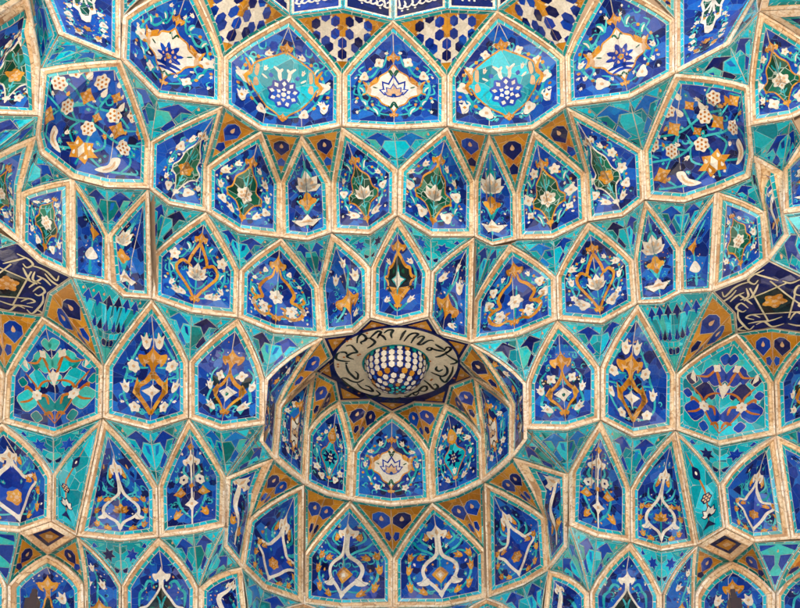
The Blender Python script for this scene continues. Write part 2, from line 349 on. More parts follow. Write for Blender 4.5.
def des_lotus2():
    d = Design()
    d.S('vine', [(0, .03), (0, .7)], .022, 1, taper=False); d.P('vine', [(-.1, .12), (0, .0), (.1, .12), (0, .07)], 1.5)
    d.P('ochre', [(-.26, .55), (-.1, .5), (0, .43), (.1, .5), (.26, .55), (.08, .60), (0, .67), (-.08, .60)], 2)
    d.B('white', [(-.28, .24), (-.15, .33), (0, .36), (.15, .33), (.28, .24), (0, .2)], 2)
    d.S('vine', [(0, .7), (.06, .8), (.02, .86)], .03, 1, True)
    d.F('navy', .25, .7, .1, 5, .6, .1, None, sym=True)
    return d
def des_arab(fl='lot'):
    d = Design(); vines(d, big=1.15)
    w = .018
    d.S('ochre', [(0, .05), (.07, .16), (.17, .27), (.26, .38), (.27, .47), (.20, .54), (.13, .52), (.10, .60), (.05, .70), (0, .78)], w, 2, True, False)
    d.S('ochre', [(.13, .52), (.08, .48), (.12, .45)], w*.7, 2, True)
    palmette(d, 0, .83, .06); palmette(d, 0, .06, .05, 'ochre', 'tan')
    d.S('vine', [(0, .12), (0, .6)], .01, 1.5); d.S('vine', [(0, .2), (.08, .24), (.14, .34)], .009, 1.5, True); d.S('vine', [(0, .55), (.06, .6)], .012, 1.5, True)
    if fl == 'lot': lotus(d, 0, .38, .16, 'white', None, 3)
    else: d.F('white', 0, .40, .085, 6, 3, .2, 'tan')
    d.bud(.27, .12, .6, .05, 'white', 2, True)
    return d
def des_arab2():
    d = Design(); vines(d, big=1.0)
    d.S('ochre', [(0, .10), (.1, .12), (.2, .08), (.3, .12), (.34, .22), (.28, .30), (.20, .34), (.24, .46), (.16, .58), (.06, .66), (.03, .76)], .024, 2, True)
    d.S('ochre', [(.28, .30), (.36, .36), (.33, .42)], .018, 2, True); d.S('ochre', [(.10, .12), (.12, .2), (.06, .24)], .016, 2, True)
    palmette(d, 0, .80, .08); palmette(d, 0, .08, .05)
    d.F('white', 0, .38, .085, 6, 3, .15, 'tan'); d.F('white', .19, .20, .062, 5, 3, .2, 'tan', sym=True)
    d.S('vine', [(0, .1), (.02, .6)], .012, 1.5)
    return d
def des_center():
    d = Design()
    medal(d, [(0, .14), (.07, .20), (.20, .32), (.25, .30), (.22, .38), (.29, .46), (.22, .50), (.20, .58), (.12, .62), (.05, .72), (0, .76)], 'black', 'ochre', .035, 2)
    palmette(d, 0, .83, .085); palmette(d, 0, .12, .05, 'ochre', None)
    d.P('vine', [(0, .25), (.035, .38), (.15, .45), (.035, .50), (0, .64), (-.035, .50), (-.15, .45), (-.035, .38)], 3.2)
    d.P('white', [(0, .33), (.05, .42), (.12, .45), (.04, .48), (0, .56), (-.04, .48), (-.12, .45), (-.05, .42)], 3.5)
    for g in (1, -1):
        d.B('green', [(g*.06, .55), (g*.1, .58), (g*.12, .52)], 3.3); d.bud(g*.23, .66, 2.2, .045, 'white', 2); d.bud(g*.26, .17, .8, .05, 'white', 2)
    d.S('vine', [(0, .06), (.12, .1), (.24, .16)], .015, 1, True); d.S('vine', [(.33, .3), (.34, .5), (.26, .64)], .014, 1, True)
    return d
def des_side():
    d = Design()
    d.S('vine', [(-.3, .05), (-.12, .2), (0, .5), (.1, .7), (.0, .85)], .02, 1); d.S('vine', [(0, .5), (.2, .42), (.3, .3)], .018, 1)
    palmette(d, .0, .28, .17, 'ochre', 'tan'); d.bud(-.25, .62, 1.2, .07, 'white', 2); d.bud(.22, .60, 1.7, .08, 'white', 2); d.bud(.02, .80, 1.5, .06, 'white', 2); d.bud(.2, .10, .2, .06, 'white', 2)
    return d
def des_palm():
    d = Design()
    d.S('vine', [(.03, .07), (.2, .06), (.33, .16), (.36, .34), (.3, .5), (.22, .62), (.10, .80)], .012, 1, True)
    d.S('vine', [(.36, .34), (.24, .36), (.16, .34)], .01, 1, True); d.S('vine', [(.30, .5), (.18, .48), (.06, .5)], .01, 1, True)
    d.S('ochre', [(0, .06), (.08, .14), (.17, .22), (.17, .30), (.09, .36), (0, .46)], .024, 2, True, False)
    d.P('ochre', [(.13, .16), (.24, .22), (.21, .38), (.16, .30)], 2, True)
    palmette(d, 0, .56, .115); d.S('ochre', [(0, .40), (0, .50)], .02, 2, False, False)
    d.P('white', [(-.13, .26), (-.03, .23), (0, .17), (.03, .23), (.13, .26), (.04, .31), (0, .35), (-.04, .31)], 3); d.F('tan', 0, .26, .02, 4, 3.6, .0, 'vine')
    d.F('white', .255, .48, .062, 6, 3, .12, 'tan', sym=True); d.F('white', .2, .09, .05, 5, 3, .15, 'tan', sym=True)
    d.bud(.34, .26, 1.2, .055, 'white', 3, True); d.bud(.085, .74, 1.6, .065, 'white', 3, True)
    for x, y in ((.12, .62), (.36, .12), (.1, .12), (.3, .36)): d.F('navy' if x < .2 else 'cobalt', x, y, .04, 6, .6, .08, None, sym=True)
    return d
def des_palm2():
    d = Design()
    d.S('vine', [(.02, .08), (.12, .16), (.24, .10), (.34, .18), (.30, .34), (.34, .48), (.24, .58)], .014, 1, True)
    d.S('vine', [(.04, .5), (.14, .52), (.2, .44)], .014, 1, True)
    d.S('ochre', [(0, .08), (.09, .18), (.21, .26), (.2, .34), (.10, .42), (.02, .52), (0, .60)], .022, 2, True)
    d.P('ochre', [(.18, .24), (.28, .30), (.2, .40), (.16, .33)], 2, True)
    palmette(d, 0, .68, .105); palmette(d, 0, .09, .05, 'ochre', None)
    d.P('white', [(0, .22), (.06, .27), (.15, .31), (.06, .36), (0, .40), (-.06, .36), (-.15, .31), (-.06, .27)], 3); d.F('green', 0, .31, .025, 4, 3.6, .0, 'vine')
    d.F('white', .17, .50, .055, 4, 3, .25, 'tan', sym=True); d.bud(.34, .36, 1.4, .055, 'white', 3, True); d.bud(.26, .13, .5, .06, 'white', 3, True); d.P('vine', [(.18, .10), (.24, .18), (.30, .12), (.24, .04)], 2.4, True)
    for g in (1, -1):
        d.F('black', g*.26, .42, .07, 6, .6, .1, None); d.F('black', g*.16, .2, .05, 6, .6, .1, None); d.F('ink', g*.10, .44, .05, 6, .6, .1, None)
    return d
def des_lace():
    d = Design(); vines(d)
    n = len(d.items)
    P = [(0, .36)]
    for k in range(1, 10): P.append((.30*math.sin(k*.30)*(1 if k % 2 else .78), .92-.56*math.cos(k*.30)*(1 if k % 2 else .86)))
    full = P+[(-x, y) for x, y in P[::-1][:-1]]
    d.P('white', full, 3); d.P('green', [(x*.80, .92+(y-.92)*.80) for x, y in full], 3.4)
    for s_ in (1, -1):
        for a in (.35, .9, 1.5): d.S('white', [(0, .90), (s_*.13*math.sin(a), .90-.20*math.cos(a)), (s_*.26*math.sin(a+.2), .90-.40*math.cos(a+.2))], .014, 3.8)
        d.F('violet', s_*.08, .66, .03, 4, 3.9, .2, 'white'); d.F('ochre', s_*.15, .62, .022, 4, 3.9, .1, None)
    d.F('ochre', 0, .24, .055, 5, 3, .2, 'tan'); d.F('ochre', .2, .14, .04, 5, 3, .2, 'tan', True); d.F('white', .33, .30, .04, 4, 3, .2, 'tan', True)
    return d
def des_inter(lc=0):
    d = Design()
    for x, y, r, k in ((.11, .66, .105, 'teal_lt'), (.20, .44, .10, 'teal'), (.32, .20, .10, 'teal_lt'), (.09, .22, .085, 'teal_dk'), (.36, .56, .055, 'teal'), (.04, .84, .05, 'teal_lt'), (.22, .60, .05, 'teal_dk'), (.02, .50, .05, 'teal_lt'), (.20, .06, .05, 'teal_dk'), (.40, .38, .045, 'teal_dk')):
        if lc: k = {'teal_lt': 'cobalt', 'teal': 'ink', 'teal_dk': 'cobalt'}[k]
        d.F('grout', x, y, r+.005, 4, .6, .10, None, True, .0); d.F(k, x, y, r, 4, .7, .10, None, True, .0)
    for x, y, r, k in ((.14, .35, .04, 'ink'), (.28, .36, .04, 'cobalt'), (.14, .78, .035, 'cobalt')): d.F(k if not lc else 'teal_lt', x, y, r, 5, .8, .2, None, True)
    o = dict(w=.010, l=1.5, sym=True)
    d.S('orange', [(0, .48), (.10, .46), (.18, .40), (.22, .28), (.14, .16), (0, .04)], **o); d.S('orange', [(.05, .62), (.12, .70), (.20, .62), (.32, .60)], **o)
    d.S('orange', [(.12, .70), (.04, .56), (0, .52)], **o); d.S('orange', [(.22, .28), (.30, .20), (.40, .16)], **o); d.S('orange', [(.36, .48), (.24, .38), (.22, .30)], **o)
    d.S('orange', [(.22, .28), (.34, .34), (.36, .30)], .014, 1.5, True); d.S('orange', [(.20, .28), (.10, .30), (.07, .22)], .014, 1.5, True); d.S('orange', [(.12, .10), (.05, .14), (.02, .08)], .014, 1.5, True)
    d.P('white', [(0, .42), (.045, .50), (.07, .56), (.03, .555), (0, .60), (-.03, .555), (-.07, .56), (-.045, .50)], 2.2)
    d.F('white', .21, .28, .052, 6, 2.2, .15, 'tan', sym=True); d.F('white', .11, .73, .038, 4, 2.2, .2, None, sym=True); d.P('white', [(.31, .52), (.38, .56), (.37, .66), (.33, .60)], 2.2, True)
    return d
def des_rose():
    d = Design()
    for i in range(26):
        d.F('navy' if i % 2 else 'cobalt', random.uniform(-.42, .42), random.uniform(.05, .9), random.uniform(.04, .06), 6, .6+.001*i, .08, None)
    for pts in ([(-.4, .2), (-.2, .12), (0, .2), (.2, .12), (.4, .2)], [(-.42, .5), (-.2, .42), (0, .48), (.2, .42), (.4, .5)], [(-.3, .7), (-.1, .62), (.1, .66), (.25, .6)], [(0, .05), (.02, .3), (-.02, .55), (0, .8)]):
        d.S('vine', pts, .0075, 1, False, False)
    for pts in ([(.05, .2), (.14, .32), (.1, .44)], [(.3, .15), (.34, .3), (.28, .44)], [(.1, .66), (.2, .56), (.32, .62)], [(.12, .42), (.2, .52), (.12, .6)], [(.2, .8), (.3, .86), (.38, .8)], [(.36, .5), (.42, .6), (.36, .7)]): d.S('vine', pts, .0075, 1, True)
    for k in range(34): d.bud(random.uniform(-.42, .42), random.uniform(.06, .92), random.uniform(0, 6), random.uniform(.013, .022), random.choice(('white', 'vine', 'ochre', 'vine')), 1.6)
    def rose(x, y, r):
        d.F('white', x, y, r, 6, 2, .12, None)
        for k in range(6): d.F('orange', x+r*.66*AR[0]*math.cos(k*1.047), y+r*.66*AR[1]*math.sin(k*1.047), r*.17, 4, 2.6, 0, None)
        d.F('orange', x, y, r*.17, 4, 2.6, 0, None)
    for x, y in ((-.24, .50), (-.02, .42), (.27, .40), (-.36, .66), (.10, .64), (.24, .74), (-.10, .86), (-.30, .84)): rose(x, y, .056)
    def ostar(x, y, r, l=2.2):
        d.P('ochre', [(x+AR[0]*(r if k % 2 == 0 else r*.6)*math.cos(k*math.pi/4+.1), y+AR[1]*(r if k % 2 == 0 else r*.6)*math.sin(k*math.pi/4+.1)) for k in range(8)], l)
        for k in range(4): d.F('tan', x+r*.35*math.cos(k*1.57+.8), y+r*.35*math.sin(k*1.57+.8), r*.15, 4, l+.4, 0, None)
    ostar(-.14, .68, .075); ostar(.17, .53, .08); ostar(.36, .62, .06); ostar(.05, .80, .05); ostar(-.36, .32, .08); ostar(0, .55, .045)
    d.P('ochre', [(.0+(.13 if k % 2 == 0 else .08)*math.cos(k*math.pi/6), .20+(.13 if k % 2 == 0 else .08)*math.sin(k*math.pi/6)) for k in range(12)], 2.4); d.P('white', [(0, .12), (.03, .2), (0, .28), (-.03, .2)], 3)
    for a in range(4): d.drop(.07*math.cos(.8+a*1.57), .2+.07*math.sin(.8+a*1.57), .018, 'white', 3)
    for g in (1, -1):
        d.B('white', [(g*.14, .08), (g*.22, .10), (g*.27, .18), (g*.27, .28), (g*.22, .26), (g*.21, .18), (g*.17, .13)], 2.4); d.S('tan', [(g*.19, .11), (g*.24, .17), (g*.245, .24)], .008, 3)
    for x, y in ((-.2, .85), (-.04, .78), (.12, .74), (.02, .92)): d.drop(x, y, .035, 'white', 2.3)
    d.drop(-.28, .6, .02, 'ochre'); d.drop(.32, .66, .03, 'ochre')
    return d
def des_wloop(core='ochre', fill=None, leafy=True, seed=0):
    d = Design(); w = .019
    d.S('vine', [(.02, .10), (.16, .07), (.28, .10), (.36, .22), (.35, .4), (.26, .5), (.14, .5)], .012, 1, True); d.S('vine', [(.0, .44), (.1, .52), (.22, .56), (.3, .64)], .012, 1, True)
    d.S('vine', [(0, .12), (0, .44)], .012, 1); d.S('vine', [(.1, .6), (.2, .66), (.16, .76)], .011, 1, True)
    if fill: d.B(fill, [(0, .06), (.24, .34), (.30, .42), (.16, .50), (0, .70), (-.16, .50), (-.30, .42), (-.24, .34)], 1.4)
    if core == 'lot': L = [(0, .05), (.06, .14), (.17, .20), (.26, .27), (.25, .36), (.15, .45), (.05, .53), (.012, .62), (.01, .74)]; brb = (.25, .23)
    elif core == 'rose': L = [(0, .05), (.14, .20), (.24, .34), (.33, .41), (.30, .49), (.17, .50), (.10, .58), (.03, .66), (.01, .76)]; brb = None
    else: L = [(0, .05), (.08, .14), (.17, .22), (.20, .31), (.15, .40), (.05, .48), (.018, .56), (.012, .72)]; brb = (.17, .19)
    d.S('white', L, w, 2, True, False)
    if brb: d.P('white', crs([(brb[0]-.04, brb[1]+.03), (brb[0]-.03, brb[1]-.04), (brb[0]+.06, brb[1]-.05), (brb[0]+.10, brb[1]-.02), (brb[0]+.04, brb[1]+.0), (brb[0]+.02, brb[1]+.04)], 3, True), 2.01, True)
    for x, y, a in ((.12, .84, 4.2), (.10, .46, 1), (.30, .22, 2), (.40, .40, 1.5)): d.bud(x, y, a, .02, 'vine', 1.5, True)
    palmette(d, 0, .74, .085, 'white', 'tan', 2.4); d.P('white', [(0, .0), (.035, .05), (0, .10), (-.035, .05)], 2.4)
    if core == 'lot': lotus(d, 0, .30, .12, 'ochre', None, 3, 'tan')
    elif core == 'rose':
        d.F('ochre', 0, .29, .078, 6, 3, .12, 'tan')
        for k in range(6): d.drop(.045*math.cos(k*1.047), .29+.045*math.sin(k*1.047), .014, 'tan', 3.6)
    else:
        d.P('ochre', [(0, .17), (.10, .27), (0, .37), (-.10, .27)], 3); d.P('tan', [(0, .21), (.06, .27), (0, .33), (-.06, .27)], 3.5); d.F('white', 0, .27, .022, 4, 4, .2, None)
    if leafy:
        for x, y, a in ((.19, .06, .6), (.34, .12, 1.4), (.37, .30, 1.8), (.22, .45, 2.6), (.13, .70, 2.0), (.33, .46, 2.0)):
            d.bud(J(x), J(y), a, .042, 'ochre', 2.2, True)
    for x, y in ((.08, .56), (.28, .32), (.12, .2), (.32, .05)): d.F('navy' if y > .3 else 'cobalt', x, y, .045, 6, .6, .08, None, sym=True)
    return d
def des_wblack():
    d = Design()
    d.S('vine', [(.3, .5), (.22, .62), (.12, .60)], .016, 1, True); d.S('vine', [(.36, .3), (.36, .46), (.28, .52)], .016, 1, True)
    medal(d, [(0, .0), (.10, .06), (.20, .14), (.33, .22), (.30, .30), (.20, .34), (.13, .42), (.05, .52), (0, .60)], 'black', 'white', .024, 2)
    palmette(d, 0, .68, .09, 'white', None, 2.4); d.S('white', [(0, .55), (0, .7)], .03, 2.3, taper=False)
    d.S('vine', [(0, .25), (.03, .4), (.07, .46)], .012, 3.2, True); d.S('green', [(.04, .2), (.12, .3), (.2, .28)], .02, 3.1, True)
    d.F('ochre', 0, .22, .085, 7, 3.5, .14, 'tan'); d.S('ochre', [(0, 0), (0, .14)], .02, 3.3)
    return d
def des_ochretop():
    d = Design()
    d.S('vine', [(.1, .2), (.28, .22), (.33, .38), (.22, .5), (.12, .44)], .016, 1, True)
    medal(d, [(0, .02), (.12, .10), (.22, .2), (.16, .3), (.08, .38), (.05, .5), (0, .56)], 'black', 'ochre', .024, 2)
    palmette(d, 0, .70, .12); d.S('ochre', [(0, .5), (0, .66)], .03, 2.2, taper=False)
    d.F('white', 0, .2, .07, 6, 3.4, .15, 'green'); d.bud(.24, .5, 2, .08, 'white', 3, True)
    return d
def des_gtri():
    d = Design()
    d.S('white', [(0, .0), (0, .9)], .010, 1.2, False, False)
    d.S('vine', [(0, .06), (.2, .2), (.26, .4), (.14, .5)], .014, 1, True); d.S('vine', [(0, .5), (.14, .62), (.1, .7)], .014, 1, True)
    d.P('white', [(0, .14), (.05, .20), (.13, .23), (.05, .27), (0, .33), (-.05, .27), (-.13, .23), (-.05, .20)], 2.2); d.F('tan', 0, .235, .022, 4, 3, .1, None)
    d.P('ochre', [(.10, .36), (.2, .32), (.34, .37), (.24, .42), (.2, .46), (.16, .41)], 2.2, True); d.P('tan', [(.2, .35), (.25, .38), (.2, .41), (.16, .38)], 2.7, True)
    d.F('white', .14, .53, .062, 6, 2.2, .1, 'ink', sym=True)
    palmette(d, 0, .72, .085, 'white', 'tan', 2.3); d.F('ochre', 0, .88, .035, 4, 2.3, .2, 'tan'); d.F('ochre', 0, .45, .03, 4, 2.3, .2, None)
    d.bud(.26, .12, 2.2, .06, 'ochre', 2.2, True); d.bud(.27, .55, 1.8, .04, 'vine', 2.2, True)
    for x, y in ((.15, .64), (.08, .4), (.3, .25)): d.F('navy', x, y, .05, 5, .6, .08, None, sym=True)
    return d
def des_ostrip():
    d = Design()
    d.S('orange', [(-.1, .92), (0, .7), (.02, .5), (0, .1)], .02, 1)
    d.F('ink', .02, .46, .11, 6, 2, .1, None)
    for k in range(6): d.F('tan', .02+.07*AR[0]*math.cos(k*1.047), .46+.07*AR[1]*math.sin(k*1.047), .024, 5, 2.8, 0, None)
    d.F('tan', .02, .46, .024, 5, 2.8, 0, None)
    lotus(d, .05, .24, .22, 'white', 'ink', 2); d.P('ink', [(-.28, .06), (0, .16), (.3, .05), (0, .08)], 2); d.F('ink', -.02, .72, .1, 4, 2, .1, 'white')
    return d
def des_cart():
    d = Design(); vines(d, big=1.1)
    d.P('ochre', [(0, .17), (.1, .24), (.16, .22), (.17, .56), (.1, .54), (0, .64), (-.1, .54), (-.17, .56), (-.16, .22), (-.1, .24)], 2)
    d.P('white', [(0, .20), (.09, .27), (.13, .26), (.14, .53), (.08, .51), (0, .60), (-.08, .51), (-.14, .53), (-.13, .26), (-.09, .27)], 2.5)
    lotus(d, 0, .37, .11, 'tan', 'ink', 3.3); d.S('black', [(-.1, .55), (0, .50), (.1, .55)], .01, 3.3); d.S('black', [(-.08, .24), (0, .29), (.08, .24)], .01, 3.3)
    palmette(d, 0, .72, .085); palmette(d, 0, .17, .04)
    return d
def des_tealmed():
    d = Design(); vines(d, big=1.1)
    medal(d, [(0, .13), (.10, .25), (.21, .38), (.19, .46), (.10, .52), (.06, .58), (0, .60)], 'teal', 'orange', .014, 2)
    d.F('ink', 0, .39, .105, 8, 3.3, .3, None, rot=0)
    for k in range(6): d.drop(.05*math.cos(k*1.05), .39+.05*math.sin(k*1.05), .016, 'white', 3.9)
    d.F('tan', 0, .39, .02, 5, 4, 0, None); d.bud(0, .22, 1.57, .045, 'white', 3.3)
    d.B('ochre', [(0, .58), (.12, .66), (0, .80), (-.12, .66)], 2.8); d.F('tan', 0, .67, .045, 4, 3.6, .2, None); palmette(d, 0, .12, .035)
    return d
def des_sliver():
    d = Design(); d.S('white', [(0, .05), (.02, .3), (-.15, .5), (.0, .72), (.1, .9)], .05, 2); palmette(d, .02, .8, .13, 'white', 'tan', 2.4); d.bud(.2, .25, 1, .09, 'ochre', 2); d.bud(-.25, .3, 1, .08, 'ochre', 2)
    d.S('vine', [(.2, .1), (.3, .4), (.1, .6)], .03, 1); d.F('ink', .1, .58, .12, 6, 1, .1, None)
    return d
def des_plainblue():
    d = Design(); d.S('vine', [(0, .05), (.15, .2), (-.1, .4), (.1, .6), (0, .85)], .02, 1)
    for k, (x, y) in enumerate(((.1, .15), (-.15, .3), (.15, .45), (-.1, .6), (.1, .75), (0, .88))): d.bud(x, y, 1.2+k, .06, ('white', 'ochre')[k % 2], 2); d.F('ink', -x, y+.05, .06, 5, .8, .1, None)
    return d
DES = {'pine': des_pine, 'whitelot': des_whitemed, 'whiteflo': lambda: des_whitemed('f'), 'green': des_greenmed, 'greenlot': lambda: des_greenmed(flo=0),
       'wgreen': lambda: des_greenmed('ochre', 'white', 'green', 5), 'lotus': des_lotus, 'lotus2': des_lotus2, 'arab': des_arab, 'arab2': des_arab2, 'arabf': lambda: des_arab('f'),
       'center': des_center, 'side': des_side, 'palm': des_palm, 'palm2': des_palm2, 'inter': des_inter, 'inter2': lambda: des_inter(1), 'rose': des_rose, 'wloop': lambda: des_wloop('lot'),
       'wrose': lambda: des_wloop('rose', 'cobalt'), 'wdia': lambda: des_wloop('dia'), 'wblack': des_wblack, 'otop': des_ochretop, 'gtri': des_gtri, 'ostrip': des_ostrip,
       'cart': des_cart, 'lace': des_lace, 'tealmed': des_tealmed, 'sliver': des_sliver, 'plain': des_plainblue}
GROUND = {'inter': 'blue', 'inter2': 'teal', 'ostrip': 'teal', 'rose': 'blue'}
# ---- spandrel designs: x in [-1,1] along the top, y 0 at the lower tip, 1 at the top
TQ = ('teal', 'teal_lt', 'teal_dk', 'cyan', 'cyan', 'teal')
def sp_kite():
    d = Design(); g = .012
    a0 = random.choice(('cobalt', 'azure', 'cobalt', 'violet'))
    for s in (1, -1):
        a = random.choice(('cobalt', 'ink', 'azure')) if random.random() < .4 else a0
        pal = random.sample(TQ, 5)
        def q(k, pts, l): d.P(k, [(s*x, y) for x, y in pts], l, False, g)
        q(a, [(.37, .965), (.64, .765), (.44, .76), (.32, .55), (.24, .755), (.05, .775)], 2)
        q(pal[0], [(.0, .75), (.22, .735), (.30, .56), (.17, .36), (.0, .24)], 1.8)
        q(a, [(.31, .53), (.38, .41), (.21, .22), (.13, .27), (.20, .40)], 2.1)
        q(pal[1], [(.45, .74), (.62, .73), (.42, .45), (.34, .56)], 1.7)
        q(pal[2], [(.01, .97), (.31, .975), (.06, .80)], 1.7)
        q(pal[3], [(.41, .97), (.72, .97), (.62, .80)], 1.65)
        q(pal[4], [(.75, .97), (.96, .975), (.68, .76), (.65, .80)], 1.6)
        q(a if random.random() < .4 else pal[0], [(.66, .74), (.70, .72), (.58, .60), (.56, .64)], 1.7)
        q(random.choice(('azure', 'cobalt', 'azure')), [(.10, .70), (.20, .70), (.15, .55), (.05, .50)], 1.9) if random.random() < .5 else None
        q(random.choice(('azure', 'cobalt', 'cyan')), [(.48, .62), (.58, .66), (.50, .54)], 1.9)
        q(random.choice(('azure', 'ink', 'cobalt')), [(.14, .17), (.19, .20), (.10, .10), (.05, .10)], 1.9)
        q(random.choice(('azure', 'cyan', 'cobalt')), [(.20, .96), (.30, .96), (.26, .89)], 2.05)
        d.drop(s*.73, .885, .036, 'tan', 3)
    d.P(random.choice(TQ), [(0, .21), (.18, .18), (0, .0)], 1.6, False, g); d.P(random.choice(TQ), [(0, .21), (0, .0), (-.18, .18)], 1.6, False, g)
    d.S('grout', [(0, 0), (0, 1)], .006, 2.8, False, False)
    return d
def sp_star():
    d = Design(); g = .010
    for s in (1, -1):
        x, y, r = .34, .66, .20
        d.P('cobalt' if random.random() < .7 else 'ink', [(s*(x+(r if k % 2 == 0 else r*.5)*math.cos(k*math.pi/6+.2)), y+(r if k % 2 == 0 else r*.5)*1.0*math.sin(k*math.pi/6+.2)) for k in range(12)], 2, False, g)
        def q(k, pts, l): d.P(k, [(s*a, b) for a, b in pts], l, False, g)
        q('ink', [(.04, .30), (.2, .34), (.17, .20), (.07, .22)], 2); q('cobalt', [(.64, .84), (.74, .95), (.80, .86), (.76, .80)], 2)
        q('teal_lt', [(.02, .55), (.14, .50), (.2, .38), (.02, .32)], 1.5); q('teal_lt', [(.45, .94), (.6, .94), (.60, .84)], 1.5); q('teal_dk', [(.03, .9), (.2, .92), (.16, .78), (.03, .72)], 1.5)
        q('teal_dk', [(.30, .44), (.44, .46), (.36, .36)], 1.4)
    d.S('grout', [(0, 0), (0, 1)], .008, 2.8, False, False)
    return d
def hexdrop(d, x, y, r, l=2, seed=True):
    k = random.choice(('cobalt', 'ink', 'violet'))
    pts = [(0, -1.25), (-.85, -.25), (-.8, .55), (-.25, 1), (.25, 1), (.8, .55), (.85, -.25)]
    d.P('grout', [(x+(r+.012)*1.1*AR[0]*a, y+(r+.012)*AR[1]*b*1.05) for a, b in pts], l-.5)
    d.P(k, [(x+r*1.1*AR[0]*a, y+r*AR[1]*b*1.05) for a, b in pts], l)
    if seed: d.drop(x, y+r*.1, r*.30, 'tan', l+1)
def sp_ochre1():
    d = Design()
    hexdrop(d, 0, .70, .31)
    k = random.choice(('cobalt', 'ink')); d.P(k, [(0, .42), (-.26, .33), (-.2, .2), (.2, .2), (.26, .33)], 2, False, .012)
    d.P('orange', [(0, .46), (.2, .58), (.35, .5), (.15, .38)], 1.2, True)
    return d
def sp_ochre2():
    d = Design()
    for s in (1, -1):
        hexdrop(d, s*.31, .71, .225)
        k = random.choice(('cobalt', 'ink', 'violet')); d.P(k, [(s*x, y) for x, y in ((.02, .34), (.09, .45), (.22, .42), (.2, .28), (.09, .23))], 2, False, .01)
    d.P('orange', [(0, .62), (.06, .52), (0, .42), (-.06, .52)], 1.5)
    d.S('grout', [(0, 0), (0, 1)], .005, 2.8, False, False)
    return d
def sp_multi():
    d = Design(); g = .009
    for s in (1, -1):
        for n, x0 in enumerate((.13, .40, .66)):
            k = 'ink' if n < 1 else 'cobalt'
            def q(k, pts, l): d.P(k, [(s*(x0+x), y) for x, y in pts], l, False, g)
            q(k, [(0, .95), (.12, .82), (.05, .81), (0, .72), (-.05, .81), (-.12, .82)], 2)
            d.drop(s*(x0+.13), .94, .028, 'tan', 3)
        for n, (x0, x1) in enumerate(((.02, .02), (.28, .17), (.54, .32))):
            d.P(random.choice(TQ), [(s*(x0+.01), .80), (s*(x0+.20), .80), (s*(x1+.13), .52), (s*(x1+.03), .52)], 1.8, False, g)
            d.P(random.choice(TQ), [(s*(x0+.20), .80), (s*(x0+.27), .80), (s*(x1+.17), .54), (s*(x1+.13), .52)], 1.7, False, g)
            d.P('ink' if n % 2 else 'cobalt', [(s*(x1+.08), .60), (s*(x1+.16), .45), (s*(x1+.10), .42), (s*(x1+.02), .45)], 2.1, False, g)
        d.P(random.choice(TQ), [(s*.01, .40), (s*.16, .40), (s*.14, .32), (s*.01, .32)], 1.8, False, g); d.P(random.choice(TQ), [(s*.17, .40), (s*.30, .42), (s*.24, .32), (s*.15, .32)], 1.8, False, g)
        d.P('ink', [(s*.04, .30), (s*.11, .32), (s*.16, .28), (s*.13, .22), (s*.05, .22)], 2, False, g)
    d.P('ink', [(-.03, .29), (.03, .29), (.03, .22), (-.03, .22)], 2); d.P('teal_lt', [(0, .2), (.12, .18), (0, 0), (-.12, .18)], 2)
    return d
def sp_white():
    d = Design()
    def hexa(x, y, k=None): d.P(k or random.choice(('cobalt', 'cobalt', 'ink', 'violet')), [(x+.112*math.cos(q*math.pi/3+.52), y+.105*math.sin(q*math.pi/3+.52)) for q in range(6)], 2)
    def starp(x, y, r, l=1.2): d.P('white', [(x+(r if k % 2 == 0 else r*.60)*math.cos(k*math.pi/6), y+(r if k % 2 == 0 else r*.60)*.92*math.sin(k*math.pi/6)) for k in range(12)], l)
    for s in (1, -1):
        starp(s*.38, .76, .29); d.P('white', [(0, .58), (s*.14, .60), (s*.30, .56), (s*.52, .54), (s*.60, .60), (s*.17, .15), (0, .14)], 1.1)
        for j in range(6):
            th = j*math.pi/3+math.pi/6; hexa(s*(.38+.25*math.cos(th)), .76+.225*math.sin(th))
        hexa(s*.22, .15); hexa(s*.44, .27); hexa(s*.62, .60)
        d.P('ochre', [(s*.80, .99), (s*.74, .80), (s*.99, .99)], 1.3)
    hexa(0, .47, 'cobalt'); hexa(0, .27, 'ink'); hexa(.30, .42); hexa(-.30, .42)
    return d
def sp_bird():
    d = Design()
    for s in (1, -1):
        def q(k, pts, l): d.P(k, [(s*x, y) for x, y in pts], l, False, .010)
        q('cobalt', [(.1, .97), (.88, .97), (.80, .82)], 2); q('violet', [(.14, .72), (.70, .74), (.62, .62), (.34, .30), (.08, .50)], 2)
    d.P('violet', [(.28, .24), (0, .03), (-.28, .24)], 2, False, .01)
    d.drop(0, .82, .045, 'tan', 3)
    return d
SPD = {'kite': sp_kite, 'star': sp_star, 'o1': sp_ochre1, 'o2': sp_ochre2, 'multi': sp_multi, 'white': sp_white, 'bird': sp_bird}
SPG = {'kite': 'teal', 'star': 'teal', 'o1': 'ochre_fill', 'o2': 'ochre_fill', 'multi': 'teal', 'white': 'ochre_fill', 'bird': 'teal_lt'}
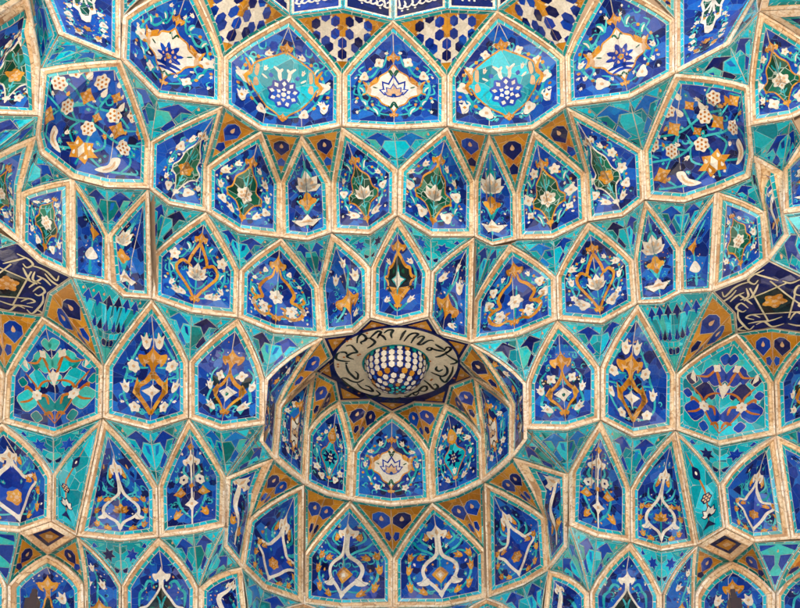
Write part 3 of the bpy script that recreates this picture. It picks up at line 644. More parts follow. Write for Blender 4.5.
# ------------------------------------------------------------------ registry of corner points
REG = []
def pt(x, y, kind, ref=None, tol=4.5):
    best = None
    for r in REG:
        dd = math.hypot(r[0]-x, r[1]-y)
        if dd < tol and (best is None or dd < best[0]): best = (dd, r)
    if best: return best[1][2]
    if kind == 'S': P = ony(x, y, ref.y)
    else: P = onz(x, y, Z[kind])
    REG.append((x, y, P)); return P
def bez(a, c, b, n=4): return [a*(1-t)**2+c*2*t*(1-t)+b*t*t for t in [k/n for k in range(1, n)]]
def arch(S, A):
    mid = (S+A)/2; C = Vector((S.x, S.y, S.z+(A.z-S.z)*.75)); return bez(S, mid.lerp(C, .36), A)
def crease(B, A):
    mid = (B+A)/2; C = Vector((B.x, B.y, B.z+(A.z-B.z)*.95)); return bez(B, mid.lerp(C, .55), A, 3)
def clip(poly, a, b):
    """keep the part of poly left of the line a->b"""
    out = []; n = len(poly)
    dx, dy = b[0]-a[0], b[1]-a[1]
    ds = [dx*(p[1]-a[1])-dy*(p[0]-a[0]) for p in poly]
    for i in range(n):
        p, q, dp, dq = poly[i], poly[(i+1) % n], ds[i], ds[(i+1) % n]
        if dp >= 0: out.append(p)
        if (dp >= 0) != (dq >= 0):
            t = dp/(dp-dq); out.append((p[0]+(q[0]-p[0])*t, p[1]+(q[1]-p[1])*t))
    return out
def area(p): return .5*sum(p[i-1][0]*p[i][1]-p[i][0]*p[i-1][1] for i in range(len(p)))
class Panel:
    """outline in 3D, facets (index loops), a mean plane to lay the tiles out on"""
    def __init__(s, pts, loops, extra, name=''):
        s.pts = pts; s.loops = loops; s.extra = extra; s.name = name
        n = Vector((0, 0, 0))
        for i in range(len(pts)): n += pts[i-1].cross(pts[i])
        n.normalize()
        if n.dot(CAMP-sum(pts, Vector())/len(pts)) < 0: n = -n      # towards the hall
        s.n0 = n.copy(); s.nl = (n+LIFT*.6).normalized()
        n = (n+LIFT*.25).normalized()
        s.c = sum(pts, Vector())/len(pts)
        for attempt in (0, 1, 2):
            s.n = n
            up = (Vector((0, 0, 1))-n*n.z).normalized() if abs(n.z) < .97 else Vector((0, 1, 0))
            s.u = up.cross(n).normalized(); s.v = n.cross(s.u)
            s.o2 = [s.to2(p) for p in pts]; s.e2 = [s.to2(p) for p in extra]
            al = s.o2+s.e2; ars = [area([al[i] for i in lp]) for lp in loops]; tot = sum(ars)
            if all(a*tot > 0 for a in ars) and min(abs(a) for a in ars) > .02*abs(tot): break
            h = (CAMP-s.c).normalized(); n = (n*.6+h).normalized() if attempt == 0 else h   # folded panel: turn its working plane to the hall
        s.sgn = 1 if area(s.o2) > 0 else -1
        s.tri = s.triangulate(s.o2, s.e2, pts, extra)
    def to2(s, p): d = p-s.c; return (d.dot(s.u), d.dot(s.v))
    def triangulate(s, o2, e2, o3, e3):
        all2 = o2+e2; all3 = o3+e3; T = []
        for lp in s.loops:
            ts = tessellate_polygon([[Vector((all2[i][0], all2[i][1], 0)) for i in lp]])
            for t in ts:
                idx = [lp[k] for k in t]; a = [all2[i] for i in idx]; b = [all3[i] for i in idx]
                if abs(area(a)) < 1e-7: continue
                if area(a) < 0: a.reverse(); b.reverse()
                T.append((a, b))
        return T
    def lift(s, q, h=0.0, rim=False):
        best = None
        for a, b in s.tri:
            w = bary(q, a); m = min(w)
            if best is None or m > best[0]: best = (m, w, b)
            if m >= -1e-6: break
        m, w, b = best
        return b[0]*w[0]+b[1]*w[1]+b[2]*w[2]+(s.nl if rim else LIFT)*h
    def inset(s, d):
        o = s.o2; n = len(o); out = []
        for i in range(n):
            p, a, b = o[i], o[i-1], o[(i+1) % n]
            e1 = nrm(p, a); e2 = nrm(b, p)   # directions a->p, p->b
            n1 = (-e1[1]*s.sgn, e1[0]*s.sgn); n2 = (-e2[1]*s.sgn, e2[0]*s.sgn)
            mx, my = n1[0]+n2[0], n1[1]+n2[1]; L = math.hypot(mx, my)
            if L < .25: L = .25
            mx, my = mx/L, my/L; k = d/max(.28, mx*n1[0]+my*n1[1])
            out.append((p[0]+mx*k, p[1]+my*k))
        return out
    def okinset(s, d):
        q = s.inset(d)
        if area(q)*s.sgn <= 0.12*abs(area(s.o2)): return False
        o = s.o2; n = len(o)
        for i in range(n):
            a, b = o[i-1], o[i]; c, e = q[i-1], q[i]
            L = math.hypot(b[0]-a[0], b[1]-a[1])
            if L > .12 and (b[0]-a[0])*(e[0]-c[0])+(b[1]-a[1])*(e[1]-c[1]) <= 0: return False
        return True
    def field(s, d):
        q = s.inset(d); q3 = [s.lift(p) for p in q]
        return q, s.triangulate(q, s.e2, q3, s.extra)
    def ring(s, mb, d0, h0, d1, h1, key, row=0):
        a = s.inset(d0); b = s.inset(d1); n = len(a); u = 0.0
        A = [s.lift(p, h0, d0 > .004) for p in a]; B = [s.lift(p, h1, d1 > .004) for p in b]
        for i in range(n):
            j = (i+1) % n; L = (A[j]-A[i]).length
            pts = [A[i], A[j], B[j], B[i]]; uv = [(u, row+.1), (u+L, row+.1), (u+L, row+.9), (u, row+.9)]
            if s.sgn < 0: pts.reverse(); uv.reverse()
            mb.face(pts, key, uv); u += L
        return
def nrm(b, a):
    dx, dy = b[0]-a[0], b[1]-a[1]; L = math.hypot(dx, dy) or 1; return (dx/L, dy/L)
def bary(p, t):
    a, b, c = t; den = (b[1]-c[1])*(a[0]-c[0])+(c[0]-b[0])*(a[1]-c[1])
    if abs(den) < 1e-12: return (-9, -9, -9)
    w0 = ((b[1]-c[1])*(p[0]-c[0])+(c[0]-b[0])*(p[1]-c[1]))/den
    w1 = ((c[1]-a[1])*(p[0]-c[0])+(a[0]-c[0])*(p[1]-c[1]))/den
    return (w0, w1, 1-w0-w1)
LSTEP = .0016
def tn(b):
    n = (b[1]-b[0]).cross(b[2]-b[0])
    if n.length < 1e-9: return LIFT.copy()
    n.normalize(); return n if n.dot(CAMP-b[0]) > 0 else -n
def emit(mb, field, poly2, key, h, fb, N):
    """drop a convex plane polygon onto the facets"""
    x0 = min(p[0] for p in poly2); x1 = max(p[0] for p in poly2); y0 = min(p[1] for p in poly2); y1 = max(p[1] for p in poly2)
    for (a, b), bb in zip(field, fb):
        if bb[0] > x1 or bb[1] < x0 or bb[2] > y1 or bb[3] < y0: continue
        q = poly2
        for i in range(3):
            q = clip(q, a[i], a[(i+1) % 3])
            if len(q) < 3: break
        if len(q) < 3 or abs(area(q)) < 2e-7: continue
        P = []; N = tn(b)
        for p in q:
            w = bary(p, a); P.append(b[0]*w[0]+b[1]*w[1]+b[2]*w[2]+N*h)
        mb.face(P, key)
def lay(mb, pan, field, items, maps, h0, split=True):
    fb = [(min(p[0] for p in a), max(p[0] for p in a), min(p[1] for p in a), max(p[1] for p in a)) for a, b in field]
    for key, pts, l in items:
        h = h0+l*LSTEP
        if len(pts) <= 3: tr = [pts]
        else: tr = [[pts[i] for i in t] for t in tessellate_polygon([[Vector((x, y, 0)) for x, y in pts]])]
        for t in tr:
            if area(t) < 0: t = t[::-1]
            if abs(area(t)) < 1e-8: continue
            for side in ((1, -1) if split else (0,)):
                if side == 0: q = t
                else:
                    q = clip(t, (0, 1), (0, 0)) if side == 1 else clip(t, (0, 0), (0, 1))
                    if len(q) < 3: continue
                m = [maps(p, side) for p in q]
                ar = area(m)
                if abs(ar) < 2e-7: continue
                if ar < 0: m.reverse()
                emit(mb, field, m, key, h, fb, pan.n0)
THINGS = []
def thing(name, label, cat, loc, group=None):
    o = bpy.data.objects.new(name, None); COL.objects.link(o); o.location = loc; o.empty_display_size = .1
    o['label'] = label; o['category'] = cat
    if group: o['group'] = group
    return o
SHELL = MB()
def shell(pan):
    for a, b in pan.tri:
        SHELL.face([p-tn(b)*.05 for p in b], 'mortar')
def finish(mb, name, root):
    o = mb.build(name)
    if o is None: return None
    o.location = (0, 0, 0); o.parent = root; o.matrix_parent_inverse = Matrix.Translation(-Vector(root.location))
    return o
# ------------------------------------------------------------------ niche cell
def cell(tier, b, sr, a, sl, des, label, group, name='niche_panel', fw=.043, bw=.027, mid=None, atier=None, toppts=None, lr=None):
    B = [pt(x, y, tier) for x, y in b]
    at = atier if atier is not None else (tier-1 if tier != 5 else 3)
    if tier == 6 and atier is None: at = 4
    A = pt(a[0], a[1], at) if a else None
    SRp = pt(*sr, 'S', B[-1]) if sr else None
    SLp = pt(*sl, 'S', B[0]) if sl else None
    out = list(B)
    if SRp: out.append(SRp)
    if toppts:
        for q in toppts: out.append(pt(*q, 'S', B[-1]))
    if A is not None:
        if SRp: out += arch(SRp, A)
        ia = len(out); out.append(A)
        if SLp: out += arch(SLp, A)[::-1]
    if SLp: out.append(SLp)
    n = len(out); extra = []; loops = []
    if A is not None:
        chains = {}
        for k in range(1, len(B)-1):
            cr = crease(B[k], A); chains[k] = [n+len(extra)+i for i in range(len(cr))]; extra += cr
        prev = [i for i in range(ia, n)]+[0] # apex .. SL .. B0
        ks = sorted(chains)
        if not ks: loops = [list(range(n))]
        else:
            loops.append([ia]+list(range(ia+1, n))+[0]+list(range(1, ks[0]+1))+chains[ks[0]])
            for q in range(len(ks)-1):
                loops.append([ia]+chains[ks[q]][::-1]+[ks[q], ks[q+1]]+chains[ks[q+1]])
            loops.append([ia]+chains[ks[-1]][::-1]+[ks[-1]]+list(range(ks[-1]+1, ia)))
    else: loops = [list(range(n))]
    pan = Panel(out, loops, extra, label)
    f = 1.0
    while f > .2 and not pan.okinset((fw+bw)*f*1.25): f *= .85
    if f < 1: print('NARROW', label[:40], round(f, 2))
    fw_, bw_ = fw*f, bw*f
    shell(pan)
    root = thing(name, label, 'niche panel', (sum(B, Vector())/len(B))[:], group)
    m = MB(); g = .003
    pan.ring(m, g, -.018, g, .022, 'stone_lip', 0)
    pan.ring(m, g, .022, g+fw_*.10, .034, 'stone_lip', 1)
    pan.ring(m, g+fw_*.10, .034, g+fw_*.42, .036, 'stone_lip', 2)
    pan.ring(m, g+fw_*.42, .036, g+fw_*.50, .027, 'stone', 3)
    pan.ring(m, g+fw_*.50, .027, g+fw_*.90, .018, 'stone', 4)
    pan.ring(m, g+fw_*.90, .018, g+fw_, .003, 'stone', 5)
    finish(m, 'frame', root)
    m = MB(); d1 = g+fw_
    pan.ring(m, d1-.002, .003, d1+bw_*.86, .004, 'edge', 0)
    pan.ring(m, d1+bw_*.86, .004, d1+bw_, .001, 'grout', 1)
    finish(m, 'border_strip', root)
    q, field = pan.field(d1+bw_-.001)
    m = MB(); gr = GROUND.get(des, 'blue')
    for aa, bb in field: m.face([p+tn(bb)*.001 for p in bb], gr)
    nb = len(B); O = q[mid] if mid is not None else (q[nb//2] if nb % 2 else ((q[nb//2-1][0]+q[nb//2][0])/2, (q[nb//2-1][1]+q[nb//2][1])/2))
    if nb == 2: O = ((q[0][0]+q[1][0])/2, (q[0][1]+q[1][1])/2)
    Lp, Rp = q[0], q[nb-1]
    if lr: Lp, Rp = q[lr[0]], q[lr[1]]
    if A is not None: AP = q[ia]
    else: AP = ((q[nb][0]+q[-1][0])/2, (q[nb][1]+q[-1][1])/2)
    ax = (AP[0]-O[0], AP[1]-O[1])
    if not sl: # apex stands over the left corner
        Lp = (O[0]*.45+q[0][0]*.55, O[1]*.45+q[0][1]*.55); O2 = O
    def maps(p, side):
        e = Rp if side > 0 else Lp; k = abs(p[0])/.45
        return (O[0]+(e[0]-O[0])*k+ax[0]*p[1], O[1]+(e[1]-O[1])*k+ax[1]*p[1])
    if (not sl) or (not sr):
        # half-width cells: shear so the pattern follows the middle of the panel
        W = ((Rp[0]-q[0][0])/2, (Rp[1]-q[0][1])/2)
        sh = SRp and q[nb] if sr else q[-1]
        if sr or sl:
            far = q[nb] if sr else q[-1]; base = q[nb-1] if sr else q[0]
            hh = math.hypot(far[0]-base[0], far[1]-base[1])
        def maps(p, side):
            k = p[0]/.45; y = p[1]
            # centre line: straight up, then leaning to the apex
            side_ = q[nb-1] if sr else q[0]; upd = ((far[0]-side_[0]), (far[1]-side_[1]))
            M = (O[0]+upd[0], O[1]+upd[1]); ys = .55
            if y < ys: c = (O[0]+(M[0]-O[0])*y/ys, O[1]+(M[1]-O[1])*y/ys); w = 1
            else:
                t = (y-ys)/(1-ys); c = (M[0]+(AP[0]-M[0])*t, M[1]+(AP[1]-M[1])*t); w = 1-.8*t
            return (c[0]+W[0]*k*w, c[1]+W[1]*k*w)
    ux = math.hypot(Rp[0]-q[0][0], Rp[1]-q[0][1])/.9; uy = math.hypot(*ax)
    AR[0] = min(2.2, max(.6, math.sqrt(uy/ux))); AR[1] = 1/AR[0]
    if des == 'rose':
        xs = [p[0] for p in q]; ys = [p[1] for p in q]; W_, H_ = max(xs)-min(xs), max(ys)-min(ys); bx, by = (max(xs)+min(xs))/2, min(ys)
        maps = lambda p, side: (bx+p[0]*W_/.86, by+p[1]*H_*1.0)
        AR[0] = math.sqrt(H_/(W_/.86)); AR[1] = 1/AR[0]
    d = DES[des]()
    if des not in ('inter', 'inter2', 'ostrip', 'center'): filler(d, 16 if des in ('pine', 'whitelot', 'whiteflo', 'green', 'greenlot', 'wgreen', 'arab', 'arab2', 'rose', 'cart', 'tealmed', 'lace') else 30)
    lay(m, pan, field, d.items, maps, .0015)
    if nb > 2 and A is not None:   # pale joint running down each fold
        for k in ([mid] if des == 'rose' else range(1, nb-1)):
            pts3 = [q[k]]+[pan.e2[i-n] for i in chains[k]]+[AP]
            for i in range(len(pts3)-1):
                a_, b_ = pts3[i], pts3[i+1]; e = nrm(b_, a_); w = .0028
                quad = [(a_[0]-e[1]*w, a_[1]+e[0]*w), (a_[0]+e[1]*w, a_[1]-e[0]*w), (b_[0]+e[1]*w, b_[1]-e[0]*w), (b_[0]-e[1]*w, b_[1]+e[0]*w)]
                lay(m, pan, field, [('grout', quad, .4)], lambda p, s_: p, .0015, False)
    finish(m, 'mosaic', root)
    return pan
# ------------------------------------------------------------------ spandrel between the arches
def spandrel(tier, top, tip, des, label, group, c=None, border=None, name='spandrel'):
    """tier: the cornice line above; top runs left to right"""
    TP = [pt(x, y, tier) for x, y in top]
    tp = pt(tip[0], tip[1], 'S', TP[0]+Vector((0, .35, 0)))
    out = [tp]+arch(tp, TP[-1])+[TP[k] for k in range(len(TP)-1, -1, -1)]
    i_r = 4; nT = len(TP); i_l = 4+nT-1
    out += arch(tp, TP[0])[::-1]
    n = len(out); loops = []
    idx = [i_l-k for k in range(nT)]   # outline index of TP[k]
    if nT == 2: loops = [list(range(n))]
    else:
        loops.append([0, idx[1], idx[0]]+list(range(i_l+1, n)))
        for k in range(1, nT-2): loops.append([0, idx[k+1], idx[k]])
        loops.append([0]+list(range(1, 4))+[idx[nT-1], idx[nT-2]])
    pan = Panel(out, loops, [], label)
    shell(pan)
    root = thing(name, label, 'spandrel', (TP[nT//2])[:], group)
    oc = des in ('o1', 'o2', 'white')
    bw = (.024 if oc else .010) if border is None else border
    f = 1.0
    while f > .2 and not pan.okinset((bw+.006)*f*1.2): f *= .8
    bw *= f; g = .003
    m = MB()
    pan.ring(m, g, -.018, g, .004, 'grout', 0); pan.ring(m, g, .004, g+.004*f, .005, 'grout', 0)
    pan.ring(m, g+.004*f, .005, g+.004*f+bw, .004, 'edge_dk' if oc else 'edge', 2)
    d1 = g+.004*f+bw
    pan.ring(m, d1, .004, d1+.003*f, .001, 'grout', 1)
    finish(m, 'border_strip', root)
    q, field = pan.field(d1+.002*f)
    m = MB()
    for aa, bb in field: m.face([p+tn(bb)*.001 for p in bb], SPG[des])
    T = q[0]; Lq, Rq = q[idx[0]], q[idx[-1]]
    ci = c if c is not None else nT//2
    if nT == 2: Cq = ((Lq[0]+Rq[0])/2, (Lq[1]+Rq[1])/2)
    elif nT % 2 == 0 and c is None: Cq = ((q[idx[nT//2-1]][0]+q[idx[nT//2]][0])/2, (q[idx[nT//2-1]][1]+q[idx[nT//2]][1])/2)
    else: Cq = q[idx[ci]]
    def maps(p, side):
        e = Rq if side > 0 else Lq; k = abs(p[0])
        return (T[0]+(Cq[0]-T[0])*p[1]+(e[0]-Cq[0])*k, T[1]+(Cq[1]-T[1])*p[1]+(e[1]-Cq[1])*k)
    ux = math.hypot(Rq[0]-Lq[0], Rq[1]-Lq[1])/2; uy = math.hypot(Cq[0]-T[0], Cq[1]-T[1])
    AR[0] = min(2.2, max(.6, math.sqrt(uy/ux))); AR[1] = 1/AR[0]
    d = SPD[des]()
    lay(m, pan, field, d.items, maps, .0015)
    finish(m, 'mosaic', root)
    return pan
exec_list = []
ORD = ['first', 'second', 'third', 'fourth', 'fifth', 'sixth', 'seventh', 'eighth', 'ninth', 'tenth', 'eleventh', 'twelfth', 'thirteenth', 'fourteenth', 'fifteenth', 'sixteenth']
DESC = {'pine': 'arched panel, turquoise medallion with white cone', 'whitelot': 'arched panel, white medallion with blue lotus', 'whiteflo': 'arched panel, white medallion with blue blossom',
        'green': 'blue panel, green medallion with white blossom', 'greenlot': 'blue panel, green medallion with white lotus', 'wgreen': 'blue panel, white-edged green medallion',
        'lotus': 'narrow blue panel, stacked white lotuses', 'lotus2': 'narrow blue panel, ochre bud above white cap', 'arab': 'blue panel, heart-shaped ochre outline', 'arab2': 'blue panel, curling ochre scrolls',
        'center': 'pointed blue panel, white star in black cartouche', 'side': 'narrow blue panel, ochre palmette', 'palm': 'pointed blue panel, ochre palmette and white blossoms', 'palm2': 'blue panel, ochre loop and black patches',
        'inter': 'blue panel, teal leaves, thin orange stems', 'inter2': 'turquoise panel, blue leaves, thin orange stems', 'rose': 'large dark blue panel, white rosettes', 'wloop': 'blue panel, white loop round ochre lotus', 'wrose': 'blue panel, white loop round ochre rosette',
        'wdia': 'blue panel, white loop round ochre lozenge', 'wblack': 'blue panel, white-edged black medallion', 'otop': 'blue panel topped by ochre palmette', 'gtri': 'blue panel, white and ochre blossoms',
        'lace': 'blue edge panel, white lace medallion', 'ostrip': 'narrow turquoise panel, dark blue blossoms', 'cart': 'steep narrow panel, white cartouche', 'tealmed': 'blue panel, orange-edged turquoise medallion', 'sliver': 'steep dark blue panel, white scroll', 'plain': 'thin dark blue strip'}
# ---- cornice corner points fixed first so neighbours share them
for t_, L in {1: [(59, 35), (121, 60), (158, 98), (223, 106), (261, 131), (302, 135), (342, 127), (394, 130), (447, 127), (489, 134), (533, 130), (566, 107), (629, 99), (675, 74), (729, 45), (759, 12)],
              2: [(39, 116), (36, 136), (40, 154), (72, 179), (107, 188), (149, 189), (169, 205), (206, 212), (239, 233), (281, 238), (308, 241), (332, 233), (370, 235), (397, 216), (431, 237), (474, 237), (492, 246), (517, 240), (510, 244), (553, 239), (588, 222), (623, 217), (645, 200), (684, 203), (717, 192), (750, 178), (753, 155), (750, 126), (792, 119)],
              3: [(19, 243), (40, 262), (72, 277), (109, 284), (124, 297), (152, 299), (192, 313), (238, 318), (274, 333), (322, 337), (354, 333), (370, 318), (397, 325), (429, 317), (440, 335), (471, 343), (516, 337), (557, 320), (602, 324), (637, 304), (662, 303), (680, 293), (712, 291), (745, 278), (769, 260), (788, 235), (783, 214),
                  (460, 361), (475, 377), (451, 386), (446, 404), (415, 402), (392, 412), (370, 400), (339, 401), (335, 382), (314, 371), (331, 357), (49, 293), (43, 316), (734, 313), (736, 333)],
              4: [(3, 423), (54, 437), (103, 418), (150, 430), (189, 418), (221, 430), (265, 424), (526, 429), (567, 430), (600, 420), (633, 437), (675, 430), (719, 446), (775, 435)],
              5: [(260, 441), (273, 458), (304, 484), (327, 495), (350, 500), (391, 506), (432, 502), (457, 495), (484, 482), (499, 470), (513, 457), (527, 439)],
              6: [(20, 532), (52, 521), (77, 536), (120, 541), (159, 537), (193, 533), (225, 526), (224, 546), (241, 567), (263, 589), (303, 603), (340, 608), (393, 607), (443, 607), (487, 598), (524, 585), (549, 570), (567, 547), (569, 525), (597, 537), (630, 542), (661, 551), (697, 545), (725, 528), (753, 542), (731, 561), (48, 554), (790, 539), (241, 567), (549, 570)]}.items():
    for x, y in L: pt(x, y, t_, tol=1.0)
SP_LABELS = {}
def run_cells(tier, rowname, rows, group, name='niche_panel'):
    for i, r in enumerate(rows):
        b, sr, a, sl, des = r[:5]; kw = r[5] if len(r) > 5 else {}
        if rowname: pos = f'{ORD[i]} from left in the {rowname}'
        else: pos = kw.pop('pos')
        kw.pop('pos', None)
        cell(tier, b, sr, a, sl, des, DESC[des]+', '+pos, group, name, **kw)
# row A (top)
run_cells(1, 'top tier', [
    ([(59, 35), (121, 60)], (121, -26), None, (39, -14), 'lace', {}),
    ([(121, 60), (158, 98), (223, 106)], (223, 58), (190, -18), (123, 17), 'whiteflo'),
    ([(223, 106), (261, 131), (302, 135), (342, 127)], (342, 75), (290, 16), (223, 58), 'pine'),
    ([(342, 127), (394, 130), (447, 127)], (447, 77), (393, 21), (342, 75), 'whitelot'),
    ([(447, 127), (489, 134), (533, 130), (566, 107)], (565, 58), (497, 11), (447, 77), 'pine'),
    ([(566, 107), (629, 99), (675, 74)], (675, 20), (606, -20), (565, 58), 'whiteflo'),
    ([(675, 74), (729, 45)], (759, -6), None, (675, -22), 'lace', {}),
], 'niche panels of the top tier')
# tier 2
run_cells(2, 'second tier', [
    ([(-30, 114), (39, 116)], (41, 69), (28, -3), (-44, 42), 'wgreen'),
    ([(39, 116), (36, 136), (40, 154), (72, 179), (107, 188), (149, 189)], (150, 142), (119, 61), (41, 69), 'rose', {'mid': 4, 'fw': .045, 'lr': (2, 5)}),
    ([(149, 189), (169, 205), (206, 212)], (206, 167), (223, 106), (150, 142), 'wgreen'),
    ([(206, 212), (239, 233), (281, 238)], (281, 183), (259, 131), (206, 167), 'green'),
    ([(281, 238), (308, 241), (332, 233)], (332, 184), (303, 135), (281, 183), 'lotus'),
    ([(332, 233), (370, 235), (397, 216)], (398, 170), (342, 127), (332, 184), 'greenlot'),
    ([(397, 216), (431, 237), (474, 237)], (474, 182), (447, 127), (398, 170), 'greenlot'),
    ([(474, 237), (492, 246), (517, 240)], (516, 194), (489, 134), (474, 182), 'lotus'),
    ([(517, 240), (553, 239), (588, 222)], (586, 174), (533, 130), (516, 194), 'green'),
    ([(588, 222), (623, 217), (645, 200)], (643, 151), (566, 107), (586, 174), 'wgreen'),
    ([(645, 200), (684, 203), (717, 192), (750, 178), (753, 155), (750, 126)], (749, 86), (675, 75), (643, 151), 'rose', {'mid': 1, 'fw': .045, 'lr': (0, 3)}),
    ([(750, 126), (792, 119), (830, 100)], (830, 60), (759, 12), (749, 86), 'green'),
], 'niche panels of the second tier')
# tier 3
run_cells(3, 'third tier', [
    ([(-24, 208), (19, 243)], (20, 193), (36, 136), (-30, 172), 'green'),
    ([(19, 243), (40, 262), (72, 277)], None, (72, 179), (20, 193), 'green', {'mid': 1}),
    ([(72, 277), (109, 284)], (108, 236), (72, 179), None, 'lotus2'),
    ([(109, 284), (124, 297), (152, 299)], None, (149, 189), (108, 236), 'lotus', {'mid': 1}),
    ([(152, 299), (192, 313), (238, 318)], (239, 271), (206, 212), (153, 254), 'arab'),
    ([(238, 318), (274, 333), (322, 337)], (319, 287), (281, 238), (239, 271), 'arab2'),
    ([(322, 337), (354, 333), (370, 318)], (371, 268), (332, 233), (319, 287), 'side'),
    ([(370, 318), (397, 325), (429, 317)], (431, 272), (397, 216), (371, 268), 'center'),
    ([(429, 317), (440, 335), (471, 343)], None, (474, 237), (431, 272), 'side', {'mid': 1}),
    ([(471, 343), (516, 337), (557, 320)], (556, 277), (510, 244), (474, 301), 'arab2'),
    ([(557, 320), (602, 324), (637, 304)], (634, 261), (588, 222), (556, 277), 'arab'),
    ([(637, 304), (662, 303), (680, 293)], (680, 249), (645, 200), (634, 261), 'lotus'),
    ([(680, 293), (712, 291)], None, (717, 192), (680, 249), 'lotus2', {}),
], 'niche panels of the third tier')
run_cells(3, None, [
    ([(712, 291), (745, 278), (769, 260)], (766, 213), (717, 192), None, 'green', {'mid': 1, 'pos': 'beside the right star soffit'}),
    ([(769, 260), (788, 235)], (783, 172), (753, 155), (766, 213), 'sliver', {'pos': 'above the right star soffit'}),
    ([(783, 214), (840, 206)], (838, 160), (803, 140), (783, 172), 'lotus', {'pos': 'at the right edge, third tier'}),
], 'niche panels of the third tier')
# tier 4
run_cells(4, 'wide fourth tier', [
    ([(3, 423), (54, 437), (103, 418)], (104, 366), (43, 316), (6, 375), 'inter'),
    ([(103, 418), (150, 430), (189, 418)], (189, 362), (152, 299), (104, 366), 'palm'),
    ([(189, 418), (221, 430), (265, 424)], (265, 379), (238, 318), (189, 362), 'palm2'),
    ([(526, 429), (567, 430), (600, 420)], (600, 368), (557, 320), (526, 383), 'palm2'),
    ([(600, 420), (633, 437), (675, 430)], (675, 374), (637, 304), (600, 368), 'palm'),
    ([(675, 430), (719, 446), (775, 435)], (773, 383), (736, 333), (675, 374), 'inter2'),
    ([(775, 435), (805, 424), (850, 430)], (850, 380), (812, 334), (773, 383), 'palm2'),
    ([(-60, 430), (3, 423)], (2, 375), (-42, 320), (-60, 372), 'palm'),
], 'niche panels of the wide fourth tier')
# inner niche, upper ring
run_cells(5, 'hollow, upper ring', [
    ([(260, 441), (273, 458)], (277, 405), (322, 337), (265, 379), 'plain'),
    ([(273, 458), (289, 472), (304, 484)], (306, 432), (314, 371), (277, 405), 'cart', {'fw': .05}),
    ([(304, 484), (327, 495), (350, 500)], (352, 452), (339, 401), (306, 432), 'tealmed'),
    ([(350, 500), (391, 506), (432, 502)], (430, 452), (392, 412), (352, 452), 'whitelot'),
    ([(432, 502), (457, 495), (484, 482)], (483, 437), (446, 404), (430, 452), 'tealmed'),
    ([(484, 482), (499, 470), (513, 457)], (514, 405), (475, 377), (483, 437), 'cart', {'fw': .05}),
    ([(513, 457), (527, 439)], (526, 383), (471, 343), (514, 405), 'plain'),
], 'niche panels round the central hollow')
# inner niche, lower ring
run_cells(6, 'hollow, lower ring', [
    ([(224, 546), (241, 567)], (248, 519), (273, 458), (226, 477), 'sliver', {'atier': 5}),
    ([(241, 567), (263, 589), (303, 603)], None, (304, 484), (248, 519), 'wrose', {'atier': 5, 'mid': 1}),
    ([(303, 603), (340, 608), (393, 607)], (393, 558), (350, 500), (304, 554), 'wdia', {'atier': 5}),
    ([(393, 607), (443, 607), (487, 598)], (486, 551), (432, 502), (393, 558), 'wdia', {'atier': 5}),
    ([(487, 598), (524, 585), (549, 570)], (546, 517), (484, 482), None, 'wrose', {'atier': 5, 'mid': 1}),
    ([(549, 570), (567, 547)], (568, 474), (513, 457), (546, 517), 'sliver', {'atier': 5}),
], 'niche panels at the foot of the central hollow')
# tier 6 outside the hollow
run_cells(6, 'fifth tier', [
    ([(-50, 526), (20, 532), (52, 521)], (53, 475), (3, 423), (-50, 475), 'wrose'),
    ([(52, 521), (77, 536)], None, (103, 418), (53, 475), 'ostrip', {}),
    ([(77, 536), (120, 541), (159, 537)], (158, 487), (103, 418), None, 'wloop', {'mid': 1}),
    ([(159, 537), (193, 533), (225, 526)], (226, 477), (189, 418), (158, 487), 'gtri'),
    ([(569, 525), (597, 537), (630, 542)], (630, 489), (600, 420), (569, 475), 'gtri'),
    ([(630, 542), (661, 551), (697, 545)], None, (675, 430), (630, 489), 'wloop', {'mid': 1}),
    ([(697, 545), (725, 528)], (720, 484), (675, 430), None, 'ostrip', {}),
    ([(725, 528), (753, 542), (790, 539)], None, (775, 435), (720, 484), 'wrose', {'mid': 1}),
    ([(790, 539), (850, 536)], (850, 480), (775, 435), None, 'wloop', {}),
], 'niche panels of the fifth tier')
# tier 7, cut by the lower edge of the picture
run_cells(7, 'lowest tier', [
    ([(-60, 640), (8, 640)], (8, 586), (-20, 545), (-60, 586), 'wblack'),
    ([(8, 640), (46, 645), (86, 640)], (85, 585), (48, 554), (9, 586), 'otop', {'fw': .06}),
    ([(86, 640), (122, 640)], (122, 586), (77, 536), (85, 585), 'side'),
    ([(122, 640), (160, 645), (198, 640)], (199, 587), (159, 537), (122, 586), 'wblack'),
    ([(198, 640), (250, 655)], None, (241, 567), (199, 587), 'sliver'),
    ([(250, 655), (303, 675), (350, 670)], (350, 640), (303, 603), (250, 640), 'wdia'),
    ([(350, 670), (440, 670)], (440, 640), (393, 607), (350, 640), 'wdia'),
    ([(440, 670), (487, 675), (540, 655)], (540, 640), (487, 598), (440, 640), 'wdia'),
    ([(540, 655), (590, 640)], (589, 592), (549, 570), None, 'sliver'),
    ([(590, 640), (628, 645), (662, 640)], (662, 595), (630, 542), (589, 592), 'wblack'),
    ([(662, 640), (693, 640)], (694, 594), (697, 545), (662, 595), 'side'),
    ([(693, 640), (732, 645), (775, 640)], (775, 594), (731, 561), (694, 594), 'otop', {'fw': .06}),
    ([(775, 640), (850, 640)], (850, 590), (815, 565), (775, 594), 'wblack'),
], 'niche panels of the lowest tier')
